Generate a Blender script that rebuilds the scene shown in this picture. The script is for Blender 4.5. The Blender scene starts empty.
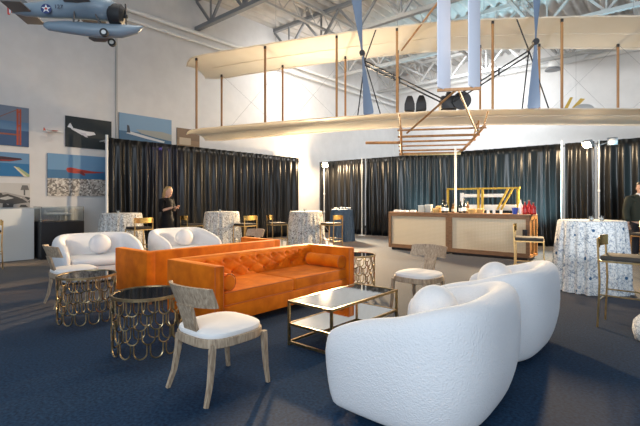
import bpy, bmesh, math, random
from math import sin, cos, pi, radians as R
from mathutils import Vector, Matrix, Quaternion
random.seed(7)
S = bpy.context.scene
COL = S.collection
V = Vector

# ------------------------------------------------------------------ camera
cam_d = bpy.data.cameras.new('camera'); cam = bpy.data.objects.new('camera', cam_d); COL.objects.link(cam)
cam.location = (0, 0, 1.4); cam.rotation_euler = (R(90), 0, R(40.6))
cam_d.sensor_width = 36; cam_d.lens = 427 / 640 * 36; cam_d.shift_y = -13 / 640
cam_d.clip_start = 0.05; cam_d.clip_end = 200
S.camera = cam
# ------------------------------------------------------------------ world, exposure, lights
S.view_settings.view_transform = 'Standard'; S.view_settings.look = 'None'
S.view_settings.gamma = 1; S.view_settings.use_curve_mapping = False
S.view_settings.exposure = 0.0
W = bpy.data.worlds.new('world'); S.world = W; W.use_nodes = True
bg = W.node_tree.nodes['Background']; bg.inputs[0].default_value = (0.62, 0.78, 1.0, 1); bg.inputs[1].default_value = 0.40

def aim(o, tgt):
    d = V(tgt) - o.location
    o.rotation_euler = d.to_track_quat('-Z', 'Y').to_euler()
def light(name, typ, loc, tgt, energy, color, **kw):
    l = bpy.data.lights.new(name, typ); l.energy = energy; l.color = color
    for k, v in kw.items(): setattr(l, k, v)
    o = bpy.data.objects.new(name, l); COL.objects.link(o); o.location = loc
    if tgt: aim(o, tgt)
    return o
# daylight from the glazed hangar front behind the camera, and unseen area lamps added for the hall's ambient light
light('window_daylight', 'AREA', (1.5, -4.2, 3.6), (-3.0, 4, 0.2), 540, (0.78, 0.89, 1.0), shape='RECTANGLE', size=7, size_y=4.5)
light('hall_fill', 'AREA', (-5.5, 3.5, 7.2), (-5.0, 3.5, 0), 150, (1.0, 0.95, 0.88), size=3.0)
light('hall_fill', 'AREA', (-7.6, 8.6, 7.3), (-5.8, 10.0, 0), 260, (1.0, 0.86, 0.68), size=2.0)  # unseen lamp added to brighten the bar and the floor around it
light('wing_fill', 'SPOT', (2.6, 0.2, 2.0), (-2.2, 9.8, 4.9), 3800, (0.90, 0.95, 1.0), spot_size=R(62), spot_blend=0.9, shadow_soft_size=0.4)  # unseen fill added to brighten the biplane's wings from below
light('bar_fill', 'SPOT', (-9.9, 8.9, 4.6), (-4.6, 9.8, 0.2), 2000, (1.0, 0.82, 0.58), spot_size=R(60), spot_blend=0.9, shadow_soft_size=0.3)  # unseen fill added to light the bar front
light('hall_fill', 'AREA', (-6.5, 17.0, 6.6), (-7.5, 20.0, 4.0), 300, (0.93, 0.97, 1.0), size=3.0)
light('hall_fill', 'AREA', (2.0, 15.5, 6.6), (0.5, 20.4, 3.5), 130, (1.0, 0.93, 0.82), size=2.5)
light('hall_fill', 'AREA', (-9.3, 11.5, 6.4), (-12.2, 13.5, 4.8), 160, (1.0, 0.97, 0.94), size=1.5)
# cool wash on the right-hand drape, violet wash on the left one
for x_ in (-7.2, -5.2, -3.4, -0.2):
    light('cool_wash', 'SPOT', (x_, 13.0, 0.25), (x_, 14.1, 2.0), 1400, (0.40, 0.80, 1.0), spot_size=R(80), spot_blend=1.0, shadow_soft_size=0.15)
light('violet_wash', 'SPOT', (-9.6, 6.2, 4.0), (-11.6, 6.5, 2.2), 150, (0.30, 0.20, 1.0), spot_size=R(42), spot_blend=1.0, shadow_soft_size=0.1)

# ------------------------------------------------------------------ helpers
CA, SA = cos(R(40.6)), sin(R(40.6))
def P(px, Yc, z=0.0):                 # a place at depth Yc along the view, in room coordinates
    xc = (px - 320) / 427 * Yc
    return V((CA * xc - SA * Yc, SA * xc + CA * Yc, z))
def zat(py, Yc): return 1.4 + (200 - py) * Yc / 427
WALLX = -12.2
def on_left_wall(px, py):
    r = (px - 320) / 427; Yc = WALLX / (CA * r - SA)
    return Yc * (SA * r + CA), zat(py, Yc)

def tag(o, label=None, cat=None, group=None, kind=None):
    if label: o['label'] = label
    if cat: o['category'] = cat
    if group: o['group'] = group
    if kind: o['kind'] = kind
    return o
def empty(name, loc=(0, 0, 0), rz=0.0, label=None, cat=None, group=None):
    o = bpy.data.objects.new(name, None); COL.objects.link(o)
    o.location = loc; o.rotation_euler = (0, 0, rz); o.empty_display_size = 0.1
    return tag(o, label, cat, group)
def copy_tree(o, parent=None):
    c = o.copy(); COL.objects.link(c)
    if parent: c.parent = parent
    for ch in o.children: copy_tree(ch, c)
    return c
def clone(o, loc, rz, label, group=None):
    kids = list(o.children)
    c = o.copy(); COL.objects.link(c)
    for ch in kids: copy_tree(ch, c)
    c.location = loc; c.rotation_euler = (0, 0, rz); c['label'] = label
    if group: c['group'] = group
    return c

class MB:
    def __init__(s): s.bm = bmesh.new(); s.mi = 0; s.n0 = 0
    def _mark(s, faces):
        for f in faces: f.material_index = s.mi
    def box(s, c, size, rot=None, bevel=0, seg=2):
        b = bmesh.new(); bmesh.ops.create_cube(b, size=1)
        bmesh.ops.scale(b, vec=size, verts=b.verts)
        if bevel: bmesh.ops.bevel(b, geom=b.edges[:], offset=bevel, segments=seg, profile=0.6, affect='EDGES')
        m = Matrix.Translation(c)
        if rot is not None: m = m @ (Matrix.Rotation(rot, 4, 'Z') if not isinstance(rot, Matrix) else rot)
        bmesh.ops.transform(b, matrix=m, verts=b.verts)
        s.join(b); return s
    def join(s, b):
        me = bpy.data.meshes.new('t'); b.to_mesh(me); b.free()
        n = len(s.bm.faces); s.bm.from_mesh(me); bpy.data.meshes.remove(me)
        s.bm.faces.ensure_lookup_table(); s._mark(s.bm.faces[n:])
    def rings(s, rings, closed=True, cap=True, loop=False):
        vs = [[s.bm.verts.new(p) for p in r] for r in rings]
        n = len(rings[0]); fs = []
        for i in range(len(vs) - (0 if loop else 1)):
            a, b = vs[i], vs[(i + 1) % len(vs)]
            for j in range(n if closed else n - 1):
                k = (j + 1) % n
                try: fs.append(s.bm.faces.new((a[j], a[k], b[k], b[j])))
                except ValueError: pass
        if cap and closed and not loop:
            fs.append(s.bm.faces.new(vs[0][::-1])); fs.append(s.bm.faces.new(vs[-1]))
        s._mark(fs); return s
    def tube(s, pts, r, n=8, loop=False, flat=None):
        pts = [V(p) for p in pts]; m = len(pts)
        rr = r if isinstance(r, (list, tuple)) else [r] * m
        rings = []; prev = None
        for i, p in enumerate(pts):
            if loop: t = pts[(i + 1) % m] - pts[i - 1]
            else: t = pts[min(i + 1, m - 1)] - pts[max(i - 1, 0)]
            t.normalize()
            if prev is None:
                up = V((0, 0, 1)) if abs(t.z) < 0.95 else V((1, 0, 0))
                a = t.cross(up).normalized()
            else:
                a = (prev - t * prev.dot(t)).normalized()
            prev = a; b = t.cross(a)
            fx, fy = flat if flat else (1, 1)
            off = pi / n if n == 4 else 0
            rings.append([p + a * (cos(2 * pi * j / n + off) * rr[i] * fx) + b * (sin(2 * pi * j / n + off) * rr[i] * fy) for j in range(n)])
        return s.rings(rings, loop=loop)
    def bar(s, a, b, w, h=None):
        return s.tube([a, b], w / 2 * 1.414, n=4, flat=(1, (h or w) / w))
    def lathe(s, prof, n=32, c=(0, 0, 0), cap=True):
        c = V(c)
        return s.rings([[c + V((r * cos(2 * pi * j / n), r * sin(2 * pi * j / n), z)) for j in range(n)] for r, z in prof], cap=cap)
    def ell(s, c, rad, n=20, m=12, rot=None, e=1.0):
        c = V(c); rings = []
        def pw(x): return math.copysign(abs(x) ** e, x)
        for i in range(m + 1):
            th = -pi / 2 + pi * (i + 0.02 * (1 if i == 0 else -1 if i == m else 0)) / m
            ring = []
            for j in range(n):
                ph = 2 * pi * j / n
                p = V((pw(cos(th)) * pw(cos(ph)) * rad[0], pw(cos(th)) * pw(sin(ph)) * rad[1], pw(sin(th)) * rad[2]))
                if rot is not None: p = rot @ p
                ring.append(c + p)
            rings.append(ring)
        return s.rings(rings)
    def poly(s, pts):
        f = s.bm.faces.new([s.bm.verts.new(p) for p in pts]); s._mark([f]); return s
    def prism(s, pts, d):
        d = V(d); return s.rings([[V(p) for p in pts], [V(p) + d for p in pts]])
    def grid(s, fn, nu, nv, wrap=False):
        g = [[fn(i / nu, j / nv) for j in range(nv + (0 if wrap else 1))] for i in range(nu + 1)]
        return s.rings(g, closed=wrap, cap=False)
    def build(s, name, mats, parent=None, sharp=40, recalc=True, loc=None):
        if recalc: bmesh.ops.recalc_face_normals(s.bm, faces=s.bm.faces[:])
        for f in s.bm.faces: f.smooth = True
        a = R(sharp)
        for e in s.bm.edges:
            if len(e.link_faces) == 2 and e.calc_face_angle(0) > a: e.smooth = False
        me = bpy.data.meshes.new(name); s.bm.to_mesh(me); s.bm.free()
        for m in (mats if isinstance(mats, (list, tuple)) else [mats]): me.materials.append(m)
        o = bpy.data.objects.new(name, me); COL.objects.link(o)
        if parent: o.parent = parent
        if loc: o.location = loc
        return o

# ------------------------------------------------------------------ materials
def node_mat(name):
    m = bpy.data.materials.new(name); m.use_nodes = True
    nt = m.node_tree; return m, nt, nt.nodes['Principled BSDF']
def mat(name, col, rough=0.6, metal=0.0, noise=None, col2=None, bump=None, sheen=0, spec=0.5, trans=0, emit=None, stretch=None, detail=4, coat=0, sheen_tint=None, sheen_rough=0.4):
    m, nt, b = node_mat(name)
    b.inputs['Base Color'].default_value = (*col, 1); b.inputs['Roughness'].default_value = rough
    b.inputs['Metallic'].default_value = metal; b.inputs['Specular IOR Level'].default_value = spec
    b.inputs['Transmission Weight'].default_value = trans
    b.inputs['Coat Weight'].default_value = coat
    if sheen: b.inputs['Sheen Weight'].default_value = sheen; b.inputs['Sheen Roughness'].default_value = sheen_rough; b.inputs['Sheen Tint'].default_value = (*(sheen_tint or (1, 1, 1)), 1)
    if emit: b.inputs['Emission Color'].default_value = (*emit[0], 1); b.inputs['Emission Strength'].default_value = emit[1]
    if noise or bump:
        tc = nt.nodes.new('ShaderNodeTexCoord'); mp = nt.nodes.new('ShaderNodeMapping')
        if stretch: mp.inputs['Scale'].default_value = stretch
        nt.links.new(tc.outputs['Object'], mp.inputs['Vector'])
    if noise:
        n = nt.nodes.new('ShaderNodeTexNoise'); n.inputs['Scale'].default_value = noise; n.inputs['Detail'].default_value = detail
        r = nt.nodes.new('ShaderNodeValToRGB'); r.color_ramp.elements[0].position = 0.35; r.color_ramp.elements[1].position = 0.65
        r.color_ramp.elements[0].color = (*(col2 or col), 1); r.color_ramp.elements[1].color = (*col, 1)
        nt.links.new(mp.outputs[0], n.inputs['Vector']); nt.links.new(n.outputs['Fac'], r.inputs[0]); nt.links.new(r.outputs[0], b.inputs['Base Color'])
    if bump:
        n = nt.nodes.new('ShaderNodeTexNoise'); n.inputs['Scale'].default_value = bump[0]; n.inputs['Detail'].default_value = 3
        bp = nt.nodes.new('ShaderNodeBump'); bp.inputs['Strength'].default_value = bump[1]; bp.inputs['Distance'].default_value = bump[2] if len(bump) > 2 else 0.01
        nt.links.new(mp.outputs[0], n.inputs['Vector']); nt.links.new(n.outputs['Fac'], bp.inputs['Height']); nt.links.new(bp.outputs[0], b.inputs['Normal'])
    return m
_flat = {}
def flat(col, rough=0.45):
    k = (tuple(round(c, 3) for c in col), rough)
    if k not in _flat: _flat[k] = mat('paint', col, rough)
    return _flat[k]

M = {}
M['wall'] = mat('wall_paint', (0.70, 0.69, 0.68), 0.75, noise=3, col2=(0.66, 0.65, 0.64))
M['black'] = mat('black_satin', (0.012, 0.012, 0.014), 0.4)
M['rubber'] = mat('rubber', (0.02, 0.02, 0.02), 0.7)
M['carpet'] = mat('carpet', (0.012, 0.046, 0.100), 0.75, noise=45, col2=(0.004, 0.018, 0.044), bump=(120, 0.25, 0.004), spec=0.2, sheen=1.0, sheen_tint=(1.0, 0.74, 0.44), sheen_rough=0.16)
M['deck'] = mat('roof_deck', (0.60, 0.575, 0.54), 0.6, noise=2, col2=(0.50, 0.48, 0.455))
M['steel'] = mat('painted_steel', (0.42, 0.42, 0.41), 0.5)
M['steel_dark'] = mat('grey_steel', (0.24, 0.25, 0.26), 0.5)
M['white_metal'] = mat('white_metal', (0.80, 0.80, 0.78), 0.4)
M['gold'] = mat('antique_gold', (0.62, 0.45, 0.22), 0.28, 1.0, noise=25, col2=(0.45, 0.31, 0.14))
M['bronze'] = mat('antique_bronze', (0.50, 0.39, 0.22), 0.33, 1.0, noise=30, col2=(0.34, 0.25, 0.14))
M['brass'] = mat('bright_brass', (0.80, 0.56, 0.20), 0.25, 1.0)
M['mirror'] = mat('smoked_mirror_glass', (0.52, 0.53, 0.52), 0.03, 1.0)
M['dark_glass'] = mat('dark_table_glass', (0.015, 0.017, 0.02), 0.04, 0.0, spec=0.6)
M['velvet'] = mat('orange_velvet', (0.76, 0.180, 0.004), 0.6, noise=5, col2=(0.56, 0.110, 0.002), bump=(160, 0.08, 0.003), sheen=0.25, spec=0.2, sheen_tint=(1.0, 0.45, 0.12))
M['welt'] = mat('orange_welt', (0.50, 0.11, 0.01), 0.6)
M['cream'] = mat('white_seat_fabric', (0.78, 0.76, 0.74), 0.85, bump=(300, 0.12, 0.003))
M['linen_dark'] = mat('dark_seat_fabric', (0.035, 0.03, 0.025), 0.8)
M['phone'] = mat('phone_glass', (0.02, 0.02, 0.025), 0.15)
M['fabric_wing'] = mat('doped_muslin', (0.89, 0.86, 0.80), 0.7, noise=1.6, col2=(0.84, 0.80, 0.72), bump=(8, 0.15, 0.02))
def make_translucent(m, fac, col):
    nt = m.node_tree; b = nt.nodes['Principled BSDF']; out = nt.nodes['Material Output']
    tr = nt.nodes.new('ShaderNodeBsdfTranslucent'); tr.inputs[0].default_value = (*col, 1)
    mx = nt.nodes.new('ShaderNodeMixShader'); mx.inputs[0].default_value = fac
    nt.links.new(b.outputs[0], mx.inputs[1]); nt.links.new(tr.outputs[0], mx.inputs[2]); nt.links.new(mx.outputs[0], out.inputs[0])
make_translucent(M['fabric_wing'], 0.5, (0.92, 0.87, 0.77))
M['spruce'] = mat('spruce_wood', (0.42, 0.22, 0.08), 0.5, noise=10, col2=(0.30, 0.14, 0.05), stretch=(1, 1, 0.1))
M['prop'] = mat('propeller_grey_blue', (0.15, 0.20, 0.28), 0.45)
M['rudder'] = mat('rudder_fabric', (0.56, 0.60, 0.70), 0.7)
M['engine'] = mat('engine_black', (0.015, 0.015, 0.017), 0.6)
M['skin'] = mat('skin', (0.62, 0.36, 0.25), 0.55)
M['hair'] = mat('blonde_hair', (0.52, 0.33, 0.13), 0.5, noise=40, col2=(0.33, 0.19, 0.07), stretch=(1, 1, 0.2))
M['hair_dark'] = mat('dark_hair', (0.03, 0.02, 0.015), 0.5)
M['dress'] = mat('black_dress', (0.005, 0.005, 0.007), 0.8, spec=0.2)
M['sweater'] = mat('dark_green_sweater', (0.022, 0.026, 0.016), 0.85)
M['trouser'] = mat('dark_trousers', (0.015, 0.015, 0.02), 0.8)
M['shirt'] = mat('white_shirt', (0.75, 0.75, 0.75), 0.7)
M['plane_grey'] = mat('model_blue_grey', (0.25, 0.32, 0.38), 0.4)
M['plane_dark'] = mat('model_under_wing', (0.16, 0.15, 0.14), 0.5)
M['yellow'] = mat('yellow_paint', (0.55, 0.36, 0.05), 0.45)
M['glass'] = mat('clear_glass', (0.92, 0.95, 0.95), 0.03, trans=1.0)
M['lens'] = mat('lamp_lens', (1, 0.8, 0.5), 0.3, emit=((1.0, 0.66, 0.28), 60))
M['oak'] = mat('bar_oak', (0.23, 0.12, 0.06), 0.5, noise=6, col2=(0.15, 0.075, 0.035), stretch=(1, 1, 8))
M['oak_lit'] = mat('bar_oak_warm_lit', (0.55, 0.27, 0.08), 0.5, noise=6, col2=(0.43, 0.2, 0.06), stretch=(8, 8, 1))  # bar oak again, with the warm lamplight put into its colour

def grey_wood():
    m, nt, b = node_mat('limed_wood')
    tc = nt.nodes.new('ShaderNodeTexCoord'); mp = nt.nodes.new('ShaderNodeMapping'); mp.inputs['Scale'].default_value = (14, 14, 2.2)
    n = nt.nodes.new('ShaderNodeTexNoise'); n.inputs['Scale'].default_value = 5; n.inputs['Detail'].default_value = 6; n.inputs['Distortion'].default_value = 0.6
    r = nt.nodes.new('ShaderNodeValToRGB'); e = r.color_ramp.elements
    e[0].position = 0.3; e[0].color = (0.22, 0.150, 0.095, 1); e[1].position = 0.7; e[1].color = (0.50, 0.39, 0.275, 1)
    L = nt.links.new
    L(tc.outputs['Object'], mp.inputs[0]); L(mp.outputs[0], n.inputs['Vector']); L(n.outputs['Fac'], r.inputs[0]); L(r.outputs[0], b.inputs['Base Color'])
    b.inputs['Roughness'].default_value = 0.6; return m
M['limed'] = grey_wood()

def boucle():
    m, nt, b = node_mat('white_boucle'); L = nt.links.new
    tc = nt.nodes.new('ShaderNodeTexCoord')
    v = nt.nodes.new('ShaderNodeTexVoronoi'); v.inputs['Scale'].default_value = 95
    n = nt.nodes.new('ShaderNodeTexNoise'); n.inputs['Scale'].default_value = 60; n.inputs['Detail'].default_value = 3
    a = nt.nodes.new('ShaderNodeMath'); a.operation = 'ADD'
    L(tc.outputs['Object'], v.inputs['Vector']); L(tc.outputs['Object'], n.inputs['Vector'])
    L(v.outputs['Distance'], a.inputs[0]); L(n.outputs['Fac'], a.inputs[1])
    bp = nt.nodes.new('ShaderNodeBump'); bp.inputs['Strength'].default_value = 0.45; bp.inputs['Distance'].default_value = 0.008
    L(a.outputs[0], bp.inputs['Height']); L(bp.outputs[0], b.inputs['Normal'])
    b.inputs['Base Color'].default_value = (0.80, 0.80, 0.81, 1); b.inputs['Roughness'].default_value = 0.95
    b.inputs['Sheen Weight'].default_value = 0.2; return m
M['boucle'] = boucle()

def drape_mat():
    m, nt, b = node_mat('black_drape'); L = nt.links.new
    b.inputs['Base Color'].default_value = (0.009, 0.0085, 0.008, 1); b.inputs['Roughness'].default_value = 0.30
    b.inputs['Specular IOR Level'].default_value = 0.32; b.inputs['Sheen Weight'].default_value = 0.03
    return m
M['drape'] = drape_mat()

def cloth_pattern(ink, vein, dot, dot_r):
    m, nt, b = node_mat('floral_cloth'); L = nt.links.new
    tc = nt.nodes.new('ShaderNodeTexCoord')
    v = nt.nodes.new('ShaderNodeTexVoronoi'); v.feature = 'DISTANCE_TO_EDGE'; v.inputs['Scale'].default_value = 17
    n = nt.nodes.new('ShaderNodeTexNoise'); n.inputs['Scale'].default_value = 24; n.inputs['Detail'].default_value = 5; n.inputs['Distortion'].default_value = 1.4
    r1 = nt.nodes.new('ShaderNodeValToRGB'); r1.color_ramp.elements[0].position = 0.38; r1.color_ramp.elements[1].position = 0.47
    r1.color_ramp.elements[0].color = (*ink, 1); r1.color_ramp.elements[1].color = (0.74, 0.74, 0.72, 1)
    r2 = nt.nodes.new('ShaderNodeValToRGB'); r2.color_ramp.elements[0].position = 0.02; r2.color_ramp.elements[1].position = 0.07
    r2.color_ramp.elements[0].color = (*vein, 1); r2.color_ramp.elements[1].color = (1, 1, 1, 1)
    v2 = nt.nodes.new('ShaderNodeTexVoronoi'); v2.inputs['Scale'].default_value = 6.5
    r3 = nt.nodes.new('ShaderNodeValToRGB'); r3.color_ramp.elements[0].position = dot_r; r3.color_ramp.elements[1].position = dot_r + 0.03
    r3.color_ramp.elements[0].color = (0, 0, 0, 1); r3.color_ramp.elements[1].color = (1, 1, 1, 1)
    mx = nt.nodes.new('ShaderNodeMix'); mx.data_type = 'RGBA'; mx.blend_type = 'MULTIPLY'; mx.inputs[0].default_value = 0.8
    m3 = nt.nodes.new('ShaderNodeMix'); m3.data_type = 'RGBA'; m3.inputs[6].default_value = (*dot, 1)
    for t in (v, n, v2): L(tc.outputs['Object'], t.inputs['Vector'])
    L(n.outputs['Fac'], r1.inputs[0]); L(v.outputs['Distance'], r2.inputs[0]); L(v2.outputs['Distance'], r3.inputs[0])
    L(r1.outputs[0], mx.inputs[6]); L(r2.outputs[0], mx.inputs[7])
    L(r3.outputs[0], m3.inputs[0]); L(mx.outputs[2], m3.inputs[7]); L(m3.outputs[2], b.inputs['Base Color'])
    b.inputs['Roughness'].default_value = 0.8; return m
M['floral'] = cloth_pattern((0.30, 0.35, 0.42), (0.50, 0.54, 0.58), (0.03, 0.10, 0.20), 0.16)
M['floral_far'] = cloth_pattern((0.17, 0.15, 0.13), (0.40, 0.38, 0.35), (0.08, 0.07, 0.07), 0.08)
M['blue_cloth'] = mat('blue_cloth', (0.045, 0.085, 0.15), 0.8, noise=20, col2=(0.03, 0.06, 0.11))

def cane():
    m, nt, b = node_mat('woven_cane'); L = nt.links.new
    tc = nt.nodes.new('ShaderNodeTexCoord'); 
    w1 = nt.nodes.new('ShaderNodeTexWave'); w1.bands_direction = 'X'; w1.inputs['Scale'].default_value = 9; w1.inputs['Distortion'].default_value = 1.5
    w2 = nt.nodes.new('ShaderNodeTexWave'); w2.bands_direction = 'Z'; w2.inputs['Scale'].default_value = 9; w2.inputs['Distortion'].default_value = 1.5
    mul = nt.nodes.new('ShaderNodeMath'); mul.operation = 'MULTIPLY'
    for w in (w1, w2): L(tc.outputs['Object'], w.inputs['Vector'])
    L(w1.outputs['Fac'], mul.inputs[0]); L(w2.outputs['Fac'], mul.inputs[1])
    r = nt.nodes.new('ShaderNodeValToRGB'); r.color_ramp.elements[0].color = (0.52, 0.42, 0.29, 1); r.color_ramp.elements[1].color = (0.66, 0.55, 0.40, 1)
    L(mul.outputs[0], r.inputs[0]); L(r.outputs[0], b.inputs['Base Color']); b.inputs['Roughness'].default_value = 0.7
    return m
M['cane'] = cane()

def speckle(name, c1, c2, c3, scale):
    m, nt, b = node_mat(name); L = nt.links.new
    tc = nt.nodes.new('ShaderNodeTexCoord'); v = nt.nodes.new('ShaderNodeTexVoronoi'); v.inputs['Scale'].default_value = scale
    r = nt.nodes.new('ShaderNodeValToRGB'); r.color_ramp.interpolation = 'CONSTANT'
    e = r.color_ramp.elements; e[0].color = (*c1, 1); e[1].color = (*c2, 1); e[1].position = 0.4; k = e.new(0.7); k.color = (*c3, 1)
    L(tc.outputs['Object'], v.inputs['Vector']); L(v.outputs['Color'], r.inputs[0]); L(r.outputs[0], b.inputs['Base Color']); b.inputs['Roughness'].default_value = 0.4
    return m
M['city'] = speckle('city_print', (0.20, 0.18, 0.16), (0.50, 0.46, 0.41), (0.72, 0.69, 0.64), 26)
M['mono'] = speckle('grey_print', (0.05, 0.05, 0.05), (0.35, 0.33, 0.31), (0.60, 0.57, 0.53), 9)

# ------------------------------------------------------------------ the setting
mb = MB(); mb.box((-2.3, 8.2, -0.05), (20.0, 25.0, 0.1)); tag(mb.build('floor', M['carpet']), kind='structure')
mb = MB(); mb.box((WALLX - 0.1, 8.2, 4.1), (0.2, 25.0, 8.2)); tag(mb.build('wall_left', M['wall']), kind='structure')
mb = MB(); mb.box((-2.2, 20.6, 4.1), (20.0, 0.2, 8.2)); tag(mb.build('wall_back', M['wall']), kind='structure')
mb = MB(); mb.box((WALLX + 0.012, 7.0, 0.06), (0.024, 22.0, 0.12)); tag(mb.build('baseboard_left', M['black']), kind='structure')
# corrugated roof deck, flutes running away from the camera
mb = MB(); prof = []
x = -12.3
while x < 7.6:
    prof += [(x, 8.06), (x + 0.10, 8.06), (x + 0.16, 8.2), (x + 0.30, 8.2)]; x += 0.36
mb.rings([[V((a, -4.2, z)) for a, z in prof], [V((a, 20.6, z)) for a, z in prof]], closed=False, cap=False)
tag(mb.build('ceiling', M['deck'], sharp=20, recalc=False), kind='structure')
# roof trusses across the hall
def truss(y, ztop, zbot, x0, x1, step, name, m, w=0.12):
    mb = MB()
    mb.box(((x0 + x1) / 2, y, ztop - w / 2), (x1 - x0, w * 1.2, w)); mb.box(((x0 + x1) / 2, y, zbot), (x1 - x0, w * 1.2, w))
    n = int((x1 - x0) / step)
    for i in range(n):
        a = x0 + i * step
        mb.bar((a, y, ztop - w), (a + step / 2, y, zbot), 0.07); mb.bar((a + step / 2, y, zbot), (a + step, y, ztop - w), 0.07)
        mb.bar((a + step / 2, y, zbot), (a + step / 2, y, ztop - w), 0.05)
    return tag(mb.build(name, m), kind='structure')
n = 2
for y in (8.0, 11.5, 15.2, 18.8):
    truss(y, 8.05, 7.0, -12.2, 7.6, 1.6, 'trim_%d' % n, M['steel_dark'] if n < 4 else M['steel']); n += 1
def joist(x, name):
    mb = MB(); mb.box((x, 8.3, 7.92), (0.1, 24.6, 0.08)); mb.box((x, 8.3, 7.35), (0.1, 24.6, 0.07))
    y = -3.8
    while y < 20.0:
        mb.tube([(x, y, 7.9), (x, y + 0.4, 7.37), (x, y + 0.8, 7.9)], 0.018, n=5); y += 0.8
    tag(mb.build(name, M['steel']), kind='structure')
for x in (-9.6, -6.8, -4.0, -1.2, 1.6): joist(x, 'trim_%d' % n); n += 1
# white conduits along the eaves, deep edge beam, strip for a shadow line on the wall
mb = MB(); mb.tube([(-11.95, -4, 6.78), (-11.95, 20.4, 6.78)], 0.06, n=10); mb.tube([(-11.95, -4, 6.5), (-11.95, 20.4, 6.5)], 0.045, n=10)
tag(mb.build('trim_%d' % n, M['white_metal']), kind='structure'); n += 1
mb = MB(); mb.tube([(-12.2, 20.3, 7.2), (7.6, 20.3, 7.2)], 0.09, n=10)
tag(mb.build('trim_%d' % n, M['white_metal']), kind='structure'); n += 1
yw, _ = on_left_wall(116, 100)  # grey strip put where only a shadow line runs down the wall
mb = MB(); mb.box((WALLX + 0.02, yw, 4.1), (0.04, 0.05, 4.6)); tag(mb.build('trim_%d' % n, M['steel']), kind='structure'); n += 1

# ------------------------------------------------------------------ drapes on pipe stands
DH = 3.05
def drape(name, a, b, label, folds, amp=0.055, seed=1, flare=0.0):
    a, b = V(a), V(b); d = b - a; Ln = d.length; d.normalize(); nrm = V((d.y, -d.x, 0))
    rnd = random.Random(seed); cuts = [0]
    while cuts[-1] < Ln: cuts.append(cuts[-1] + folds * rnd.uniform(0.5, 2.0))
    amps = [rnd.uniform(0.45, 1.3) for _ in cuts]
    def prof(s):
        for i in range(len(cuts) - 1):
            if cuts[i] <= s <= cuts[i + 1]:
                t = (s - cuts[i]) / (cuts[i + 1] - cuts[i]); return amps[i] * (sin(pi * t) ** 2.6 * 1.7 - 0.6)
        return 0
    nu = int(Ln / folds * 9); nv = 14
    def fn(u, v):
        s = u * Ln; z = DH * (1 - v) + 0.015 * v
        k = 0.45 + 0.55 * min(1, v * 2.2)
        ph = 0.03 * sin(3.1 * v + s * 5)
        off = amp * k * prof(min(max(s + ph * v, 0), Ln)) + 0.02 * sin(s * 2.3 + v * 2.0) * v
        return a + d * s + nrm * off + V((0, 0, z))
    mb = MB(); mb.grid(fn, nu, nv)
    o = mb.build(name, M['drape'], sharp=80, recalc=False)
    md = o.modifiers.new('thickness', 'SOLIDIFY'); md.thickness = 0.006
    return tag(o, label, 'curtain')
DX, DY = -11.6, 14.1
y0 = 4.95
drape('drape_curtain', (DX, y0, 0), (DX, 12.26, 0), 'long black pleated drape along the left wall behind the blonde woman', 0.19, 0.075, 3)
drape('drape_curtain', (-12.12, DY, 0), (-9.72, DY, 0), 'black drape at the far corner beside the glaring lamp, behind the blue table', 0.18, 0.07, 5)
drape('drape_curtain', (-9.68, DY, 0), (-2.74, DY, 0), 'wide black drape spanning behind the bar and the yellow railing', 0.20, 0.08, 8)
drape('drape_curtain', (-2.68, DY, 0), (-1.95, DY - 0.02, 0), 'narrow black drape lit warm by the bright lamp right of the bar', 0.16, 0.08, 11)
drape('drape_curtain', (-1.88, DY, 0), (2.6, DY, 0), 'black drape behind the man at the right edge', 0.19, 0.075, 13)
def pole(x, y, z, r, label, base=True, name='drape_pole', m=None):
    mb = MB(); mb.tube([(x, y, 0.02), (x, y, z)], r, n=10)
    if base: mb.box((x, y, 0.01), (0.2, 0.2, 0.02))
    return tag(mb.build(name, m or M['white_metal']), label, 'pole')
pole(DX + 0.12, y0 - 0.11, 3.1, 0.035, 'white drape pole at the left end of the drape, beside the wall photographs')
pole(-2.72, DY - 0.24, 3.1, 0.022, 'white drape pole at the seam just left of the right-hand lamp')
pole(-9.70, DY - 0.24, 3.06, 0.018, 'thin pale drape pole left of the bar, right of the blue table')
mb = MB(); mb.tube([(WALLX + 0.01, y0, 3.0), (DX - 0.2, y0, 3.0), (DX - 0.2, 12.26, 3.0), (WALLX + 0.01, 12.26, 3.0)], 0.02); tag(mb.build('drape_rail', M['steel']), 'grey rail carrying the drape on the left wall side', 'rail')
mb = MB(); mb.tube([(-12.1, DY + 0.2, 3.0), (2.6, DY + 0.2, 3.0)], 0.02); tag(mb.build('drape_rail', M['steel']), 'grey rail carrying the drape behind the bar', 'rail')

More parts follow.
